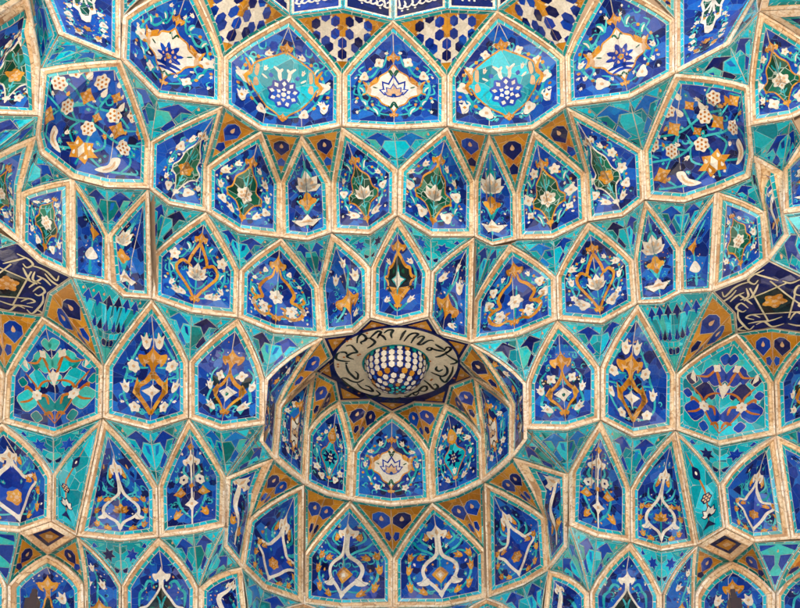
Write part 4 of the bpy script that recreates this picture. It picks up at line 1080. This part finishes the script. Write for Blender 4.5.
# ---- spandrels
KD = {'kite': 'turquoise spandrel, cobalt arrowheads', 'star': 'turquoise spandrel, blue stars', 'o1': 'ochre spandrel, one blue drop', 'o2': 'ochre spandrel, paired blue drops', 'multi': 'fluted turquoise spandrel, small blue darts', 'white': 'ochre spandrel, white stars and blue hexagons', 'bird': 'blue spandrel, pale turquoise arrow'}
def run_sp(tier, rowname, rows, group):
    for i, r in enumerate(rows):
        top, tip, des = r[:3]; kw = r[3] if len(r) > 3 else {}
        spandrel(tier, top, tip, des, f'{KD[des]}, {ORD[i]} from left {rowname}', group, **kw)
run_sp(0, 'above the top niches', [
    ([(122, -14), (158, -14)], (122, 17), 'o1'),
    ([(197, -14), (252, -14), (290, 16)], (223, 58), 'white'),
    ([(290, 16), (343, 9), (393, 21)], (342, 75), 'white'),
    ([(393, 21), (447, 9), (497, 11)], (447, 77), 'white'),
    ([(497, 11), (530, -14), (596, -14)], (565, 58), 'white'),
    ([(640, -14), (675, -14)], (675, 20), 'o1'),
], 'spandrels above the top tier')
run_sp(1, 'under the top niches', [
    ([(28, -3), (39, -14), (59, 35)], (41, 69), 'kite'),
    ([(59, 35), (121, 60)], (41, 69), 'kite'),
    ([(121, 60), (158, 98), (223, 106)], (150, 142), 'kite'),
    ([(223, 106), (261, 131)], (206, 167), 'o1'),
    ([(261, 131), (302, 135)], (281, 183), 'o1'),
    ([(302, 135), (342, 127)], (332, 184), 'o1'),
    ([(342, 127), (394, 130), (447, 127)], (398, 170), 'kite'),
    ([(447, 127), (489, 134)], (474, 182), 'o1'),
    ([(489, 134), (533, 130)], (516, 194), 'o1'),
    ([(533, 130), (566, 107)], (586, 174), 'o1'),
    ([(566, 107), (629, 99), (675, 74)], (643, 151), 'kite'),
    ([(675, 74), (729, 45), (759, 12)], (749, 86), 'kite'),
    ([(729, 45), (759, -6)], (759, 12), 'kite'),
], 'spandrels under the top tier')
run_sp(2, 'under the second tier', [
    ([(-30, 114), (39, 116), (36, 136)], (-30, 172), 'kite'),
    ([(36, 136), (40, 154), (72, 179)], (20, 193), 'kite'),
    ([(72, 179), (107, 188), (149, 189)], (108, 236), 'kite'),
    ([(149, 189), (169, 205), (206, 212)], (153, 254), 'kite'),
    ([(206, 212), (239, 233), (281, 238)], (239, 271), 'kite'),
    ([(281, 238), (308, 241), (332, 233)], (319, 287), 'kite'),
    ([(332, 233), (370, 235), (397, 216)], (371, 268), 'star'),
    ([(397, 216), (431, 237), (474, 237)], (431, 272), 'star'),
    ([(474, 237), (492, 246), (510, 244)], (474, 301), 'kite'),
    ([(510, 244), (517, 240), (553, 239), (588, 222)], (556, 277), 'kite', {'c': 2}),
    ([(588, 222), (623, 217), (645, 200)], (634, 261), 'kite'),
    ([(645, 200), (684, 203), (717, 192)], (680, 249), 'kite'),
    ([(717, 192), (750, 178), (753, 155)], (766, 213), 'kite'),
], 'spandrels under the second tier')
run_sp(2, 'right of the large dark rosette niche', [([(753, 155), (750, 126), (792, 119), (803, 140)], (783, 172), 'kite', {'c': 2})], 'spandrels under the second tier')
run_sp(3, 'under the third tier', [
    ([(-30, 216), (19, 243)], (-30, 262), 'kite'),
    ([(-42, 320), (0, 310), (43, 316)], (6, 375), 'o2'),
    ([(43, 316), (49, 293), (72, 277)], (104, 366), 'o2'),
    ([(72, 277), (109, 284), (124, 297), (152, 299)], (104, 366), 'multi', {}),
    ([(152, 299), (192, 313), (238, 318)], (189, 362), 'kite'),
    ([(238, 318), (274, 333), (322, 337)], (265, 379), 'kite'),
    ([(471, 343), (516, 337), (557, 320)], (526, 383), 'kite'),
    ([(557, 320), (602, 324), (637, 304)], (600, 368), 'kite'),
    ([(637, 304), (662, 303), (680, 293), (712, 291)], (675, 374), 'multi', {}),
    ([(712, 291), (734, 313), (736, 333)], (675, 374), 'o2'),
    ([(736, 333), (772, 328), (812, 334)], (773, 383), 'o2'),
    ([(769, 260), (788, 235), (783, 214), (840, 206)], (835, 292), 'kite', {'c': 2}),
], 'spandrels under the third tier')
run_sp(3, 'in the hollow crown', [
    ([(322, 337), (331, 357), (314, 371)], (277, 405), 'o2'),
    ([(314, 371), (335, 382), (339, 401)], (306, 432), 'o2'),
    ([(339, 401), (370, 400), (392, 412)], (352, 452), 'o2'),
    ([(392, 412), (415, 402), (446, 404)], (430, 452), 'o2'),
    ([(446, 404), (451, 386), (475, 377)], (483, 437), 'o2'),
    ([(475, 377), (460, 361), (471, 343)], (514, 405), 'o2'),
], 'ochre spandrels in the crown of the hollow')
run_sp(4, 'under the wide fourth tier', [
    ([(3, 423), (54, 437), (103, 418)], (53, 475), 'star'),
    ([(103, 418), (150, 430), (189, 418)], (158, 487), 'kite'),
    ([(189, 418), (221, 430), (265, 424)], (226, 477), 'kite'),
    ([(526, 429), (567, 430), (600, 420)], (569, 475), 'kite'),
    ([(600, 420), (633, 437), (675, 430)], (630, 489), 'kite'),
    ([(675, 430), (719, 446), (775, 435)], (720, 484), 'star'),
    ([(775, 435), (805, 424), (850, 430)], (850, 480), 'kite'),
], 'spandrels under the fourth tier')
run_sp(5, 'in the mid hollow', [
    ([(265, 424), (260, 441), (273, 458)], (226, 477), 'kite'),
    ([(273, 458), (289, 472), (304, 484)], (248, 519), 'o2'),
    ([(304, 484), (327, 495), (350, 500)], (304, 554), 'o2'),
    ([(350, 500), (391, 506), (432, 502)], (393, 558), 'o2'),
    ([(432, 502), (457, 495), (484, 482)], (486, 551), 'o2'),
    ([(484, 482), (499, 470), (513, 457)], (546, 517), 'o2'),
    ([(513, 457), (527, 439), (526, 429)], (568, 474), 'kite'),
], 'spandrels in the middle of the hollow')
run_sp(6, 'above the lowest tier', [
    ([(-50, 526), (20, 532)], (9, 586), 'bird'),
    ([(20, 532), (48, 554)], (9, 586), 'o1'),
    ([(48, 554), (77, 536)], (85, 585), 'o1'),
    ([(77, 536), (120, 541), (159, 537)], (122, 586), 'star'),
    ([(159, 537), (193, 533), (225, 526)], (199, 587), 'kite'),
    ([(225, 526), (224, 546), (241, 567)], (199, 587), 'kite'),
    ([(241, 567), (263, 589), (303, 603)], (250, 640), 'kite'),
    ([(303, 603), (340, 608), (393, 607)], (350, 640), 'kite'),
    ([(393, 607), (443, 607), (487, 598)], (440, 640), 'kite'),
    ([(487, 598), (524, 585), (549, 570)], (540, 640), 'kite'),
    ([(549, 570), (567, 547), (569, 525)], (589, 592), 'kite'),
    ([(569, 525), (597, 537), (630, 542)], (589, 592), 'kite'),
    ([(630, 542), (661, 551), (697, 545)], (662, 595), 'star'),
    ([(697, 545), (731, 561)], (694, 594), 'o1'),
    ([(731, 561), (753, 542)], (775, 594), 'o1'),
], 'spandrels above the lowest tier')
run_sp(6, 'beside the lower right edge', [([(753, 542), (806, 540)], (775, 594), 'bird'), ([(806, 540), (850, 545)], (775, 594), 'o1')], 'spandrels above the lowest tier')
AR[0] = AR[1] = 1.0; WS = 1.0; FS = 1.0
# ------------------------------------------------------------------ flat soffits (plane z = cornice 3 / 6)
def flat_panel(outline, z, label, name, cat, group, base, frame=0, items=(), px=(), border=.01, bkey='script'):
    P3 = []
    for x, y in outline:
        best = None
        for r in REG:
            dd = math.hypot(r[0]-x, r[1]-y)
            if dd < 4.5 and (best is None or dd < best[0]): best = (dd, r[2])
        P3.append(best[1] if best else onz(x, y, Z[z]))
    pan = Panel(P3, [list(range(len(P3)))], [], label); shell(pan)
    root = thing(name, label, cat, pan.c[:], group)
    g = .003; m = MB()
    if frame:
        for k, (a, h0, b, h1, key) in enumerate(((0, -.018, 0, .03, 'stone'), (0, .03, .45, .034, 'stone_lip'), (.45, .034, .55, .022, 'stone'), (.55, .022, 1, .004, 'stone'))): pan.ring(m, g+frame*a, h0, g+frame*b, h1, key, k)
    else: pan.ring(m, g, -.018, g, .006, bkey, 0); pan.ring(m, g, .006, g+border, .006, bkey, 1)
    finish(m, 'frame' if frame else 'rim_line', root)
    d = g+max(frame, border)
    q, field = pan.field(d); m = MB()
    for a, b in field: m.face([p+LIFT*.002 for p in b], base)
    w2 = lambda x, y: pan.to2(onz(x, y, Z[z]) if True else None)
    D = Design()
    for it in px:
        if it[0] == 'S': D.S(it[1], [w2(*p) for p in it[2]], it[3], it[4] if len(it) > 4 else 1, False, it[5] if len(it) > 5 else True)
        elif it[0] == 'P': D.P(it[1], [w2(*p) for p in it[2]], it[3])
        elif it[0] == 'F':
            c = w2(*it[2]); D.F(it[1], c[0], c[1], it[3], it[4], it[5], .2, it[6])
    lay(m, pan, field, D.items, lambda p, s_: p, .0025, False)
    finish(m, 'mosaic', root)
    return pan, root
star = [(322, 337), (354, 333), (370, 318), (397, 325), (429, 317), (440, 335), (471, 343), (460, 361), (475, 377), (451, 386), (446, 404), (415, 402), (392, 412), (370, 400), (339, 401), (335, 382), (314, 371), (331, 357)]
px = []
tips = [(331, 357), (322, 337), (354, 333)], [(354, 333), (370, 318), (397, 325)], [(397, 325), (429, 317), (440, 335)], [(440, 335), (471, 343), (460, 361)], [(460, 361), (475, 377), (451, 386)], [(451, 386), (446, 404), (415, 402)], [(415, 402), (392, 412), (370, 400)], [(370, 400), (339, 401), (335, 382)], [(335, 382), (314, 371), (331, 357)]
for a, b, c in tips:
    cx = (a[0]+b[0]+c[0])/3; cy = (a[1]+b[1]+c[1])/3
    px.append(('P', 'ochre_fill', [(cx+(p[0]-cx)*.56, cy+(p[1]-cy)*.56) for p in (a, b, c)], 1)); px.append(('F', 'tan', (cx, cy), .02, 3, 2, None))
pan, root = flat_panel(star, 3, 'navy and ochre star-shaped soffit round the inscribed cream disc', 'star_soffit', 'soffit', None, 'ink', 0, (), px, .012, 'grout')
# inscribed disc: a shallow raised annulus hanging under the soffit
zc = CAMZ+Z[3]; cc = onz(396, 362.5, Z[3]); rad = (onz(460, 362.5, Z[3])-onz(332, 362.5, Z[3])).length/2
disc = thing('inscribed_disc', 'cream disc with a ring of black script around the hanging tile boss', 'disc', (cc.x, cc.y, zc))
def annulus(mb, r0, h0, r1, h1, key, n=72):
    for i in range(n):
        a, b = 2*math.pi*i/n, 2*math.pi*(i+1)/n
        f = lambda r, t, h: (cc.x+r*math.cos(t), cc.y+r*math.sin(t), zc-h)
        mb.face([f(r0, a, h0), f(r1, a, h1), f(r1, b, h1), f(r0, b, h0)], key)
m = MB(); annulus(m, rad*1.0, .0, rad*1.0, .016, 'ink'); annulus(m, rad*.965, .016, rad*1.0, .016, 'ink')
finish(m, 'rim', disc)
m = MB(); annulus(m, rad*.50, .016, rad*.965, .0165, 'cream'); annulus(m, rad*.47, -.01, rad*.50, .016, 'teal_dk'); annulus(m, rad*.50, .017, rad*.53, .017, 'teal_dk')
def dpx(x, y): p = onz(x, y, Z[3]-.017); return (p.x, p.y)
strokes = [
    # traced in picture order, clockwise from the left
    [(340, 352), (337, 354), (336, 358), (339, 360), (345, 361), (350, 361)], [(340, 352), (345, 352), (347, 354)], [(346, 346), (351, 345), (355, 349), (357, 352), (352, 353), (347, 356), (350, 358), (354, 359)],
    [(357, 343), (358, 337), (362, 334), (366, 337), (365, 340), (361, 342), (362, 344)], [(365, 339), (369, 338), (372, 339), (375, 342), (371, 346), (367, 348)], [(370, 338), (374, 334), (378, 331), (381, 332), (379, 335), (377, 338)],
    [(378, 334), (383, 336), (386, 340)], [(384, 333), (388, 330), (393, 330), (391, 334), (392, 338)], [(406, 330), (403, 334), (400, 340)], [(404, 341), (409, 335), (414, 333), (418, 334), (414, 338), (411, 343)],
    [(417, 338), (421, 336), (424, 337), (421, 341), (418, 344), (422, 344), (427, 341), (431, 340), (434, 341)], [(429, 347), (427, 349), (430, 350), (432, 348), (429, 347)], [(431, 348), (437, 350), (444, 351)], [(435, 344), (440, 347), (445, 350)], [(444, 351), (447, 347), (451, 348), (449, 351), (445, 352)], [(435, 357), (440, 356), (446, 353), (452, 349)],
    [(446, 354), (452, 358), (457, 361), (455, 363), (450, 364)], [(437, 366), (436, 369), (439, 371), (443, 369)], [(444, 365), (447, 368), (447, 373), (443, 376), (438, 375), (431, 372)], [(453, 366), (452, 372), (448, 379), (445, 382), (441, 379), (440, 376)],
    [(424, 380), (429, 384), (434, 389), (438, 387), (436, 384), (433, 385)], [(419, 390), (424, 391), (427, 389), (426, 386), (422, 387), (418, 391), (413, 393), (416, 395), (419, 392)], [(404, 396), (408, 396), (412, 393)], [(393, 399), (398, 398), (401, 397)],
    [(346, 364), (347, 368), (349, 372), (353, 376), (357, 379), (358, 374), (355, 371)], [(345, 363), (348, 363)], [(341, 378), (346, 378), (352, 381), (358, 382), (364, 379)], [(341, 378), (346, 383), (353, 388), (361, 392)], [(357, 383), (362, 388), (368, 390), (373, 391), (370, 387), (365, 385)], [(366, 394), (369, 397), (375, 396), (380, 394), (376, 390)]]
D = Design()
for s_ in strokes: D.S('black', [dpx(*p) for p in s_], .0125, 1, False, True, 5)
for x, y in ((338, 364), (338, 366.5), (347, 341), (351, 339), (367, 333), (358, 355), (360, 354), (382, 329), (430, 361), (454, 378), (432, 379), (431, 380), (359, 393), (348, 387), (344, 357)):
    c = dpx(x, y); D.P('orange', [(c[0]+.012*math.cos(k), c[1]+.012*math.sin(k)) for k in range(6)], 1)
for key, pts, l in D.items: m.face([(x, y, zc-.0195) for x, y in pts], key)
finish(m, 'inscribed_ring', disc)
# hanging boss with rows of small hexagons
boss = thing('hanging_boss', 'round tile boss of white blue and ochre hexagons at the disc centre', 'boss', (cc.x, cc.y, zc-.01))
br = rad*.49; bh = br*1.02
def bs(th, ph, k=1.0): return (cc.x+br*k*math.sin(th)*math.cos(ph), cc.y+br*k*math.sin(th)*math.sin(ph), zc-.005-bh*k*math.cos(th))
m = MB(); NT, NP = 16, 48
for i in range(NT):
    for j in range(NP):
        t0, t1 = math.pi/2*i/NT, math.pi/2*(i+1)/NT; p0, p1 = 2*math.pi*j/NP, 2*math.pi*(j+1)/NP
        q = [bs(t0, p0), bs(t1, p0), bs(t1, p1), bs(t0, p1)] if i else [bs(0, 0), bs(t1, p0), bs(t1, p1)]
        m.face(q, 'ink')
finish(m, 'body', boss)
m = MB()
def bhex(th, ph, r, key, n=6, k=1.012, rot=0):
    pts = []
    for q in range(n):
        a = 2*math.pi*q/n+rot; pts.append(bs(max(0.001, th+r*math.sin(a)), ph+r*math.cos(a)/max(.08, math.sin(th)), k))
    m.face(pts, key)
rows = [(1.50, 'ochre_fill', 26, .095), (1.33, 'white', 24, .108), (1.15, 'white', 22, .112), (.96, 'white', 20, .112), (.78, 'ochre_fill', 16, .112), (.60, 'white', 13, .105), (.42, 'white', 10, .10), (.26, 'ochre_fill', 7, .085), (.12, 'teal_lt', 5, .055)]
for ri, (th, key, n, r) in enumerate(rows):
    for j in range(n):
        kk = key
        if ri == 0: kk = ('ochre_fill', 'teal_dk', 'white')[j % 3]
        if ri == 4: kk = 'ochre_fill' if j % 3 else 'cobalt'
        if ri == 7: kk = 'ochre_fill' if j % 2 else 'teal'
        bhex(th, 2*math.pi*(j+.5*(ri % 2))/n, r*(.72 if kk == 'cobalt' else .92), kk, 6, 1.010+.0015*(ri % 2), math.pi/2)
        if ri in (1, 2, 3, 5, 6): bhex(th, 2*math.pi*(j+.5*(ri % 2)+.5)/n, r*.38, 'cobalt', 4, 1.016)
bhex(.03, 0, .06, 'ochre_fill', 6, 1.016)
finish(m, 'hexagon_tiles', boss)
# side stars with interlaced script
def side_star(outline, cx, cy, sx, label):
    T = lambda pts: [(cx+sx*x, cy+y) for x, y in pts]
    pent = [(-19, -2), (-3, -14), (20, -4), (10, 14), (-16, 12)]
    px = [('P', 'black', T(pent), 1)]
    for i in range(5):
        a, b = pent[i], pent[(i+1) % 5]; dx, dy = b[0]-a[0], b[1]-a[1]
        px.append(('S', 'script', T([(a[0]-dx*.45, a[1]-dy*.45), (b[0]+dx*.45, b[1]+dy*.45)]), .007, 2, False))
    px.append(('F', 'ochre', (cx, cy), .085, 5, 2, None))
    for k in range(5): px.append(('F', 'tan', (cx+8*math.cos(k*1.257+.3), cy+4.5*math.sin(k*1.257+.3)), .016, 5, 3, None))
    px.append(('F', 'tan', (cx, cy), .022, 5, 3, None))
    for st in ([(10, -30), (16, -27), (22, -24), (26, -19), (20, -16), (16, -20)], [(-4, -20), (4, -22), (12, -24), (20, -26)], [(24, -18), (32, -16), (40, -12), (46, -6), (50, -3), (52, -8)], [(38, -10), (44, -3), (52, 2), (55, -1)], [(30, -8), (38, -4), (44, 2)],
               [(22, 4), (30, -2), (36, -6)], [(26, 8), (33, 3), (38, 8), (32, 12), (28, 10)], [(36, 10), (36, 18), (31, 25), (25, 30), (20, 26)], [(14, 18), (22, 15), (28, 18), (20, 20)], [(-8, 17), (4, 21), (16, 22), (26, 24)], [(-10, 24), (2, 27), (10, 22), (18, 25)], [(30, 26), (36, 30), (28, 31)],
               [(16, -16), (20, -8), (24, -2)], [(28, -12), (26, -4), (34, 0)], [(-26, -22), (-16, -18), (-8, -20)], [(-34, -12), (-24, -16), (-20, -8), (-30, -6)], [(-40, 0), (-32, -2), (-24, 4), (-32, 8)], [(-30, 16), (-22, 12), (-16, 20)], [(-36, 22), (-26, 26), (-14, 24)]):
        px.append(('S', 'script', T(st), .0095, 2.2))
    return flat_panel(outline, 3, label, 'star_soffit', 'soffit', 'star soffits at the picture sides', 'ink', 0, (), px, .010, 'grout')
side_star([(-50, 232), (19, 243), (40, 262), (72, 277), (49, 293), (43, 316), (0, 310), (-42, 320), (-60, 290)], 7, 283, 1, 'dark blue star soffit with cream script and ochre flower at the left edge')
side_star([(712, 291), (745, 278), (769, 260), (835, 292), (840, 320), (812, 334), (772, 328), (736, 333), (734, 313)], 774, 299, -1, 'dark blue star soffit with cream script and ochre flower at the right edge')
# small lozenge soffits
for cx, out in ((48, [(20, 532), (52, 521), (77, 536), (48, 554)]), (731, [(697, 545), (725, 528), (753, 542), (731, 561)])):
    mx = sum(p[0] for p in out)/4; my = sum(p[1] for p in out)/4
    q = lambda k: [(mx+(p[0]-mx)*k, my+(p[1]-my)*k) for p in out]
    flat_panel(out, 6, 'small lozenge soffit with ochre blossom near the '+('left' if cx < 400 else 'right')+' lower corner', 'lozenge_soffit', 'soffit', 'lozenge soffits', 'ink', .07, (),
               [('P', 'ochre_fill', q(.36), 1), ('F', 'tan', (mx, my), .03, 4, 2, 'ochre')])
# script band at the very top
def band(seg, k, lab):
    (x0, y0), (x1, y1) = seg
    B = [pt(x0, y0, 0), pt(x1, y1, 0)]; up = [ony(x1, -45, B[1].y), ony(x0, -45, B[0].y)]
    pan = Panel(B+up, [[0, 1, 2, 3]], [], lab); shell(pan)
    root = thing('inscription_band', lab, 'inscription', B[0][:], 'inscription panels above the top tier')
    m = MB(); pan.ring(m, .003, -.018, .003, .010, 'stone', 0); pan.ring(m, .003, .010, .016, .012, 'edge', 1); pan.ring(m, .016, .012, .034, .012, 'stone_lip', 2); pan.ring(m, .034, .012, .037, .001, 'cream', 3); finish(m, 'frame', root)
    q, field = pan.field(.036); m = MB()
    for a, b in field: m.face([p+LIFT*.001 for p in b], 'violet' if k in (1,) else 'ink')
    n = pan.n; c = pan.c
    def w2(x, y):
        d = ray(x, y); t = (c-CAMP).dot(n)/d.dot(n); return pan.to2(CAMP+d*t)
    D = Design(); rnd = random.Random(k+3)
    x = x0+6
    while x < x1-5:
        t = (x-x0)/(x1-x0); by = y0+(y1-y0)*t-9
        D.S('white', [w2(x, by-7-rnd.random()*5), w2(x+1.5, by-3), w2(x+.5, by-1), w2(x+4, by+.5), w2(x+7, by-2)], .011, 2, False, True)
        if rnd.random() < .6: D.S('white', [w2(x+3, by-4), w2(x+6, by-6), w2(x+8, by-3)], .009, 2)
        if rnd.random() < .5: cpt = w2(x+4, by+3); D.F('white', cpt[0], cpt[1], .010, 4, 2, 0, None)
        x += 5+rnd.random()*3
    lay(m, pan, field, D.items, lambda p, s_: p, .0015, False); finish(m, 'script_panel', root)
for k, seg in enumerate([[(252, -14), (290, 16)], [(290, 16), (343, 9)], [(343, 9), (393, 21)], [(393, 21), (447, 9)], [(447, 9), (497, 11)], [(497, 11), (530, -14)]]):
    band(seg, k, f'navy panel with white script above the star tiles, {ORD[k]} from left')
# shell behind the tiles and an added brick backing behind it
for pts in ([(764, -10), (840, -20), (840, 8), (759, 12)], [(759, 12), (840, 8), (838, 60)], [(-44, 42), (28, -3), (28, -30), (-44, -30)], [(806, 540), (850, 545), (850, 590), (815, 565)]):
    P3 = [onz(x, y, Z[1] if y < 100 else Z[6]) for x, y in pts]
    pan = Panel(P3, [list(range(len(P3)))], [], ''); shell(pan)
    root = thing('border_panel', 'turquoise edge panel cut by the picture frame near the '+('upper left' if pts[0][0] < 0 else ('upper right corner' if len(pts) == 4 and pts[0][1] < 100 else ('right above the dark niche' if pts[0][1] < 100 else 'lower right')))+' corner', 'tile panel', pan.c[:])
    m = MB(); pan.ring(m, .003, -.018, .003, .03, 'stone_lip', 0); pan.ring(m, .003, .03, .05, .02, 'stone_lip', 1); pan.ring(m, .05, .02, .052, .003, 'stone', 1); pan.ring(m, .052, .003, .08, .003, 'edge', 2); finish(m, 'frame', root)
    q, field = pan.field(.079); m = MB()
    for a, b in field: m.face([p+LIFT*.001 for p in b], 'navy' if len(pts) == 3 else 'teal')
    finish(m, 'mosaic', root)
o = SHELL.build('vault_shell'); o['kind'] = 'structure'
m = MB(); c0 = CAMP+FWD*12.6  # tilted brick slab added behind the vault to keep sky light out
U = Vector((1, 0, 0))
q = [c0-U*9-UPV*7, c0+U*9-UPV*7, c0+U*9+UPV*7, c0-U*9+UPV*7]
m.face(q, 'brick'); m.face([p+FWD*.5 for p in q], 'brick')
for i in range(4): a, b = q[i], q[(i+1) % 4]; m.face([a, b, b+FWD*.5, a+FWD*.5], 'brick')
o = m.build('added_backing'); o['kind'] = 'structure'
for sx in (-1, 1):  # out-of-view walls added to narrow the light from the sides
    m = MB(); x0, x1 = sorted((sx*5.2, sx*6.4)); v = [(x, y, z) for z in (0, 14.5) for x, y in ((x0, -3.5), (x1, -3.5), (x1, 8.5), (x0, 8.5))]
    for f in ((0, 1, 5, 4), (1, 2, 6, 5), (2, 3, 7, 6), (3, 0, 4, 7), (4, 5, 6, 7)): m.face([v[i] for i in f], 'brick')
    o = m.build('added_side_wall'); o['label'] = 'unseen brick side wall added to cut side light, '+('left' if sx < 0 else 'right')+' of the tiled vault'; o['category'] = 'wall'
m = MB(); m.face([(-300, -300, 0), (300, -300, 0), (300, 300, 0), (-300, 300, 0)], 'paving'); o = m.build('ground'); o['kind'] = 'structure'
# wooden poles rising into the bottom of the view
def pole(x, w, label, lean):
    Y = 7.0; top = ony(x, 600, Y); s = Y/math.cos(PITCH)/FPX*w/2*.82
    root = thing('wooden_pole', label, 'pole', (top.x, top.y, 0), 'wooden poles in front of the lowest tier')
    def box(cx, cy, z0, z1, a, b, lx=0):
        v = [(cx-a, cy-b, z0), (cx+a, cy-b, z0), (cx+a, cy+b, z0), (cx-a, cy+b, z0)]; u = [(p[0]+lx, p[1], z1) for p in v]
        for i in range(4): j = (i+1) % 4; m.face([v[i], v[j], u[j], u[i]], 'wood')
        m.face(u, 'wood'); m.face(v[::-1], 'wood')
    m = MB(); box(top.x, top.y, 0, top.z, s, s, 0); finish(m, 'shaft', root)
    m = MB(); box(top.x+lean*.3, top.y, top.z, top.z+.035, s*.5, s*.5, lean*.3); box(top.x+lean*.6, top.y, top.z+.035, top.z+.065, s*.38, s*.38, lean*.3); finish(m, 'finial', root)
pole(33, 13, 'reddish brown wooden pole tip before the lower left niche', .0)
pole(734, 12, 'reddish brown wooden pole tip before the lower right niche', .0)
# ------------------------------------------------------------------ light
w = bpy.data.worlds.new('World'); SC.world = w; w.use_nodes = True
nt_ = w.node_tree; bg = nt_.nodes['Background']; sk = nt_.nodes.new('ShaderNodeTexSky'); sk.sky_type = 'NISHITA'; sk.sun_disc = False
SEL, SAZ = 58.0, 20.0      # sun high behind the vault: the niche is in shade, lit by the bright courtyard
sk.sun_elevation = R(SEL); sk.sun_rotation = R(SAZ)
nt_.links.new(sk.outputs[0], bg.inputs[0]); bg.inputs[1].default_value = .07
sun = bpy.data.lights.new('sun', 'SUN'); so = bpy.data.objects.new('sun', sun); COL.objects.link(so)
sun.energy = 5.0; sun.angle = R(.5); sun.color = (1, .95, .88)
sd = Vector((math.sin(R(SAZ))*math.cos(R(SEL)), math.cos(R(SAZ))*math.cos(R(SEL)), math.sin(R(SEL))))
so.rotation_euler = sd.to_track_quat('Z', 'Y').to_euler(); so.location = (0, -20, 20)
SC.view_settings.view_transform = 'Standard'; SC.view_settings.look = 'None'; SC.view_settings.exposure = 3.05; SC.view_settings.gamma = 1
SC.render.engine = 'CYCLES'
print('FACES', sum(len(o.data.polygons) for o in SC.objects if o.type == 'MESH'), 'OBJ', len(SC.objects))
